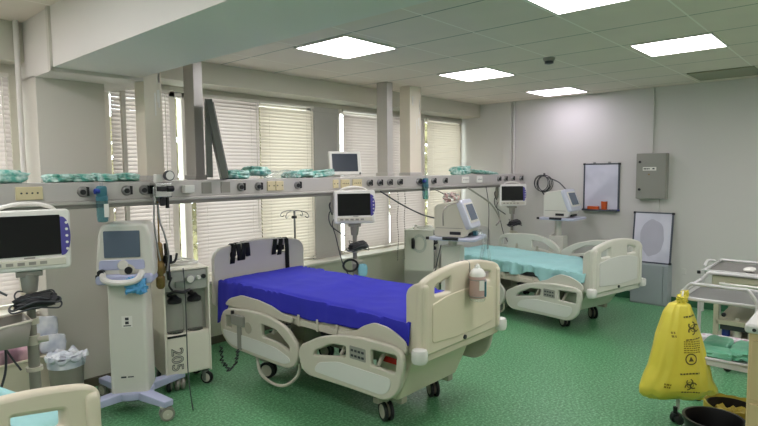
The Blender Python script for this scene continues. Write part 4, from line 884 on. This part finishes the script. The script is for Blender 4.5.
bagc = Vector((4.005, .925, .865)); U = Vector((.64, -.768, 0)); Wv = Vector((-.768, -.64, 0))   # U: across the bag, Wv: its front
bt = thing('waste_bag', 'yellow biohazard waste bag hanging from the corner of the white rack', 'waste bag', (0, 0, 0))
tab = [(0, -.030, .010, .03), (-.02, -.05, .012, .04), (-.035, -.085, .045, .07), (-.08, -.115, .065, .095), (-.13, -.13, .085, .11), (-.23, -.165, .12, .125), (-.33, -.185, .15, .135), (-.43, -.205, .185, .14), (-.51, -.24, .21, .14), (-.565, -.262, .245, .13), (-.60, -.262, .255, .105), (-.625, -.235, .24, .07), (-.635, -.15, .13, .03)]
def bagf(u, v):
    k = v*(len(tab)-1); i = min(len(tab)-2, int(k)); f = k-i; A, B = tab[i], tab[i+1]; z, l, r, d = [A[j]+(B[j]-A[j])*f for j in range(4)]; z *= 1.06
    a = 2*pi*u; c, s = cos(a), sin(a); cx, hw = (l+r)/2, (r-l)/2
    n = Vector((c*1.6, s*1.6, z*3))
    fold_ = 1+.10*noise.noise(n*1.5+Vector((3, 1, 2)))+.11*noise.noise(Vector((c*6, s*6, z*2.2)))*(1-v*.3)
    sx = (abs(c)**.8)*(1 if c > 0 else -1); p = bagc+U*(cx+hw*sx*(1+.3*(fold_-1)))+Wv*(d*.75*s*fold_)+Vector((0, 0, z+(.02*noise.noise(Vector((c*4, s*4, 1))) if v > .75 else 0)))
    return p
bag = MB().grid(bagf, 73, 60)
n0 = len(bag.v); bag.f.append(tuple(range(59*73, 60*73-1))); bag.mi.append(0)
bag.build('bag', 'yellow', bt, ang=70)
MB().lump(tuple(bagc+Vector((-.02, .005, .0))), (.06, .05, .05), .5, 2, 8, 3).lump(tuple(bagc+Vector((.02, -.005, .015))), (.05, .04, .07), .5, 6, 8, 3).build('knot', 'yellow', bt)
MB().tube([bagc+Vector((-.02, .0, -.01)), bagc+Vector((-.035, -.005, .03)), bagc+Vector((0, -.0, .045)), bagc+Vector((.03, .0, .02)), bagc+Vector((.01, .0, -.02))], .006).build('tie', 'label', bt)
from mathutils.bvhtree import BVHTree
bvh = BVHTree.FromPolygons(bag.v, [f for f in bag.f if len(f) < 6])
def decal(name, polys, cu, cz, rot, m):
    """print lying on the bag film: each corner dropped on the film from the front"""
    o = MB(); cr, sr = cos(rot), sin(rot)
    for poly in polys:
        vs = []
        for x, y in poly:
            X, Y = x*cr-y*sr+cu, x*sr+y*cr+cz
            p = bagc+U*X+Vector((0, 0, Y))+Wv*.6; h = bvh.ray_cast(p, -Wv)
            if h[0] is None or abs(h[1].dot(Wv)) < .5: vs = []; break
            vs.append((h[0]+Wv*.0025) if h[0] is not None else bagc+U*X+Vector((0, 0, Y))+Wv*.1)
        if vs: o.add(vs, [tuple(range(len(vs)))])
    return o.build(name, m, bt)
def ring(cx, cy, r0, r1, a0, a1, n=14):
    P = []
    for i in range(n):
        a, b = a0+(a1-a0)*i/n, a0+(a1-a0)*(i+1)/n
        P.append([(cx+r0*cos(a), cy+r0*sin(a)), (cx+r1*cos(a), cy+r1*sin(a)), (cx+r1*cos(b), cy+r1*sin(b)), (cx+r0*cos(b), cy+r0*sin(b))])
    return P
def bio(s):
    P = []
    for k in range(3):
        a = pi/2+k*2*pi/3; P += ring(cos(a)*s*.42, sin(a)*s*.42, s*.34, s*.50, a+.55, a+2*pi-.55, 18)
    P += ring(0, 0, s*.40, s*.48, 0, 2*pi, 20)+ring(0, 0, s*.06, s*.16, 0, 2*pi, 10); return P
def bars(w, rows, h, gap, seed):
    rn = random.Random(seed); P = []
    for r in range(rows):
        x = -w/2
        while x < w/2-.006:
            l = rn.uniform(.006, .018); l = min(l, w/2-x); y = -r*(h+gap); P.append([(x, y), (x+l, y), (x+l, y+h), (x, y+h)]); x += l+.004
    return P
decal('biohazard_mark', bio(.050), .03, -.175, .5, 'ink'); decal('warning_print', bars(.10, 1, .010, .004, 1), .02, -.105, .12, 'ink'); decal('warning_print', bars(.10, 1, .008, .004, 2), .03, -.25, .1, 'ink')
decal('instruction_print', bars(.11, 6, .007, .007, 3), .02, -.265, .0, 'ink2'); decal('recycling_mark', ring(.0, 0, .030, .038, 0, 2*pi, 20)+[[(-.016, -.014), (.016, -.014), (0, .018)]], .012, -.375, .1, 'ink')
decal('biohazard_mark', bio(.046), .012, -.545, .25, 'ink'); decal('warning_print', bars(.13, 1, .010, .004, 5), .01, -.475, .05, 'ink'); decal('warning_print', bars(.12, 1, .009, .004, 6), .015, -.60, -.05, 'ink')
decal('side_print', bars(.03, 2, .014, .008, 7), -.09, -.215, .1, 'ink2'); decal('side_print', bars(.045, 2, .012, .006, 8), -.125, -.555, -.1, 'ink2'); decal('dash', [[(-.03, -.004), (.03, .004), (.03, .014), (-.03, .006)]], .10, -.31, .25, 'ink')

t = thing('bucket', 'black plastic bucket on the floor below the yellow bag', 'bucket', (3.41, .615, 0))
MB().lathe([(.0, .0), (.115, .0), (.12, .01), (.155, .33), (.165, .335), (.165, .352), (.15, .352), (.145, .33), (.11, .02), (0, .02)], n=40, cap=False).build('pail', 'black2', t)
MB().tube([(.165*cos(a), .165*sin(a), .335-.12*sin((a-.6)*1.0)) for a in [.6+pi*i/14 for i in range(15)]], .004).build('bail_handle', 'steel', t)
t.scale = (.94, .94, 1)
t = thing('lined_bin', 'bin lined with a yellow bag behind the black bucket', 'waste bin', (3.71, .585, 0))
MB().lathe([(.0, .0), (.10, .0), (.13, .33), (.125, .33), (.095, .02), (0, .02)], n=32, cap=False).build('pail', 'black2', t)
def ylin(u, v):
    a = 2*pi*u; w_ = noise.noise(Vector((cos(a)*3, sin(a)*3, v*2)))
    if v < .5: return ((.138+.012*w_)*cos(a), (.138+.012*w_)*sin(a), .16+.20*v*2+.01*w_)
    k = (v-.5)*2; r = .138-.035*k+.02*w_*k; return (r*cos(a), r*sin(a), .36+.02*w_-.2*k)
MB().grid(ylin, 60, 14).build('bag_liner', 'yellow2', t)
MB().lump((0, 0, .22), (.19, .19, .16), .45, 4, 8, 4).build('rubbish', 'ink2', t)

# ------------------------------------------------------------------ cream trolley behind the rack
t = thing('treatment_trolley', 'cream treatment trolley with grey tray top behind the white rack', 'trolley', (5.68, .52, 0))
MB().b2(-.35, .35, -.52, .56, .82, .832).build('tray_top', 'tray', t)
f = MB().tube([(-.36, .56, .85), (.36, .56, .85), (.36, -.52, .85), (-.36, -.52, .85)], .014, smooth=1, closed=True)
f.cyl((-.36, .56, .50), (-.36, .56, .86), .014).cyl((.36, .56, .3), (.36, .56, .86), .014); f.build('tray_rim', 'white2', t)
MB().tube([(-.2, .585, .86), (.0, .60, .885), (.2, .585, .86)], .012).build('end_handle', 'white2', t)
MB().lathe([(.0, -.015), (.014, -.012), (.014, .012), (0, .015)], (-.375, .59, .835), 14).build('end_knob', 'black', t)
MB().b2(-.33, .33, -.5, .50, .58, .815).build('upper_body', 'beige2', t, bev=.008)
MB().tube([(-.345, .40, .755), (-.375, .38, .755), (-.375, -.3, .755), (-.345, -.32, .755)], .010, smooth=2).build('handle_bar', 'label', t)
MB().b2(-.345, -.33, -.48, .47, .60, .615).b2(-.345, -.33, -.48, .47, .66, .672).build('trim_strip', 'white2', t)
MB().b2(-.33, .33, -.5, .46, .40, .44).b2(-.33, .33, -.5, .47, .27, .29).b2(-.33, -.30, .44, .48, .12, .6).b2(.30, .33, .44, .48, .12, .6).b2(-.33, -.30, -.5, -.46, .12, .6).b2(.30, .33, -.5, -.46, .12, .6).build('shelf_frame', 'beige2', t, bev=.004)
MB().b2(-.31, .3, -.49, .43, .355, .40).build('slot_shade_block', 'dark', t)  # dark block standing in for the shade inside the slot
MB().lathe([(.0, -.02), (.016, -.015), (.019, 0), (.016, .015), (0, .02)], (-.345, .40, .49), 14, 'x').build('lock_knob', 'black', t)
for x in (-.31, .31):
    for y in (-.46, .36): caster(t, x, y, .05, 70, False, 'black', .14, 'black')
o = MB().lump((0, 0, 0), (.17, .08, .03), .2, 2, 8, 2, (0, 0, 0), 3).build('kidney_dish', 'label'); o.location = (5.62, .79, .849); tag(o, 'white dish lying on the grey tray of the cream trolley', 'dish')
t = thing('spray_bottle', 'small blue bottle on the lower shelf of the cream trolley', 'bottle', (5.43, .915, .29))
MB().lathe([(.0, 0), (.03, 0), (.032, .01), (.032, .10), (.014, .125)], n=20).build('body', 'bluep', t); MB().lathe([(.013, .12), (.013, .15)], n=14).build('cap', 'bluep', t)
t = thing('lotion_bottle', 'small white bottle next to the blue one on the trolley shelf', 'bottle', (5.43, .835, .29))
MB().lathe([(.0, 0), (.03, 0), (.033, .01), (.033, .125), (.016, .14)], n=20).build('body', 'label', t); MB().lathe([(.014, .135), (.014, .16)], n=14).build('cap', 'label', t)
o = MB().b2(-.09, .09, -.17, .17, 0, .085).build('carton', 'label2', bev=.003); o.location = (5.47, .58, .29); tag(o, 'pale carton next to the bottles on the trolley shelf', 'box')

t = thing('bedside_locker', 'beige bedside locker with pale rounded top at the picture edge', 'locker', (3.35, .12, 0))
MB().b2(-.32, .35, -.5, .298, .06, .955).build('carcass', 'beige', t, bev=.006)
MB().b2(-.345, .36, -.52, .315, .955, 1.0).build('top', 'pad', t, bev=.015, seg=3)
d = MB().b2(-.332, -.32, -.48, .285, .10, .62).build('door', 'beige', t, bev=.004); MB().lathe([(.012, -.332), (.014, -.35)], (0, .2, .45), 16, 'x').build('knob', 'dark', d)
d = MB().b2(-.332, -.32, -.48, .285, .64, .92).build('drawer', 'beige', t, bev=.004); MB().lathe([(.012, -.332), (.014, -.35)], (0, -.1, .76), 16, 'x').build('knob', 'dark', d)
MB().lathe([(.008, -.3455), (.008, -.35)], (0, .275, .975), 14, 'x').build('screw_cap', 'black', t)
for x in (-.27, .3):
    for y in (-.45, .26): caster(t, x, y, .026, 20, False, 'black', .065, 'black')

# ------------------------------------------------------------------ light and camera
w = bpy.data.worlds.new('World'); bpy.context.scene.world = w; w.use_nodes = True
bg = w.node_tree.nodes['Background']; bg.inputs[0].default_value = (.95, .97, 1, 1); bg.inputs[1].default_value = 4.6
cd = bpy.data.cameras.new('camera'); cam = bpy.data.objects.new('camera', cd); C.objects.link(cam)
th, q, ro, fpx = R(42.15), R(4.34), R(-.477), 552
F = Vector((cos(q)*cos(th), cos(q)*sin(th), -sin(q))); Rt = Vector((sin(th), -cos(th), 0)); Up = Rt.cross(F)
r2 = Rt*cos(ro)+Up*sin(ro); u2 = -Rt*sin(ro)+Up*cos(ro)
cam.matrix_world = Matrix(((r2.x, u2.x, -F.x, 0), (r2.y, u2.y, -F.y, 0), (r2.z, u2.z, -F.z, 1.72), (0, 0, 0, 1)))
cd.sensor_width = 36; cd.sensor_fit = 'HORIZONTAL'; cd.lens = fpx/758*36; cd.clip_start = .05
s = bpy.context.scene; s.camera = cam
s.view_settings.view_transform = 'Standard'; s.view_settings.look = 'None'; s.view_settings.gamma = 1; s.view_settings.use_curve_mapping = False
s.view_settings.exposure = .66

for n_, g_ in (('hospital_bed', 'hospital beds'), ('monitor_stand', 'vital signs monitors on stands'), ('ventilator', 'ventilators'), ('suction_unit', 'suction units'), ('whiteboard', 'whiteboards'), ('bed_sheet', 'bed sheets'), ('restraint_straps', 'straps on the headboard')):
    for o in list(C.objects):
        if o.parent is None and o.name.split('.')[0] == n_: o['group'] = g_
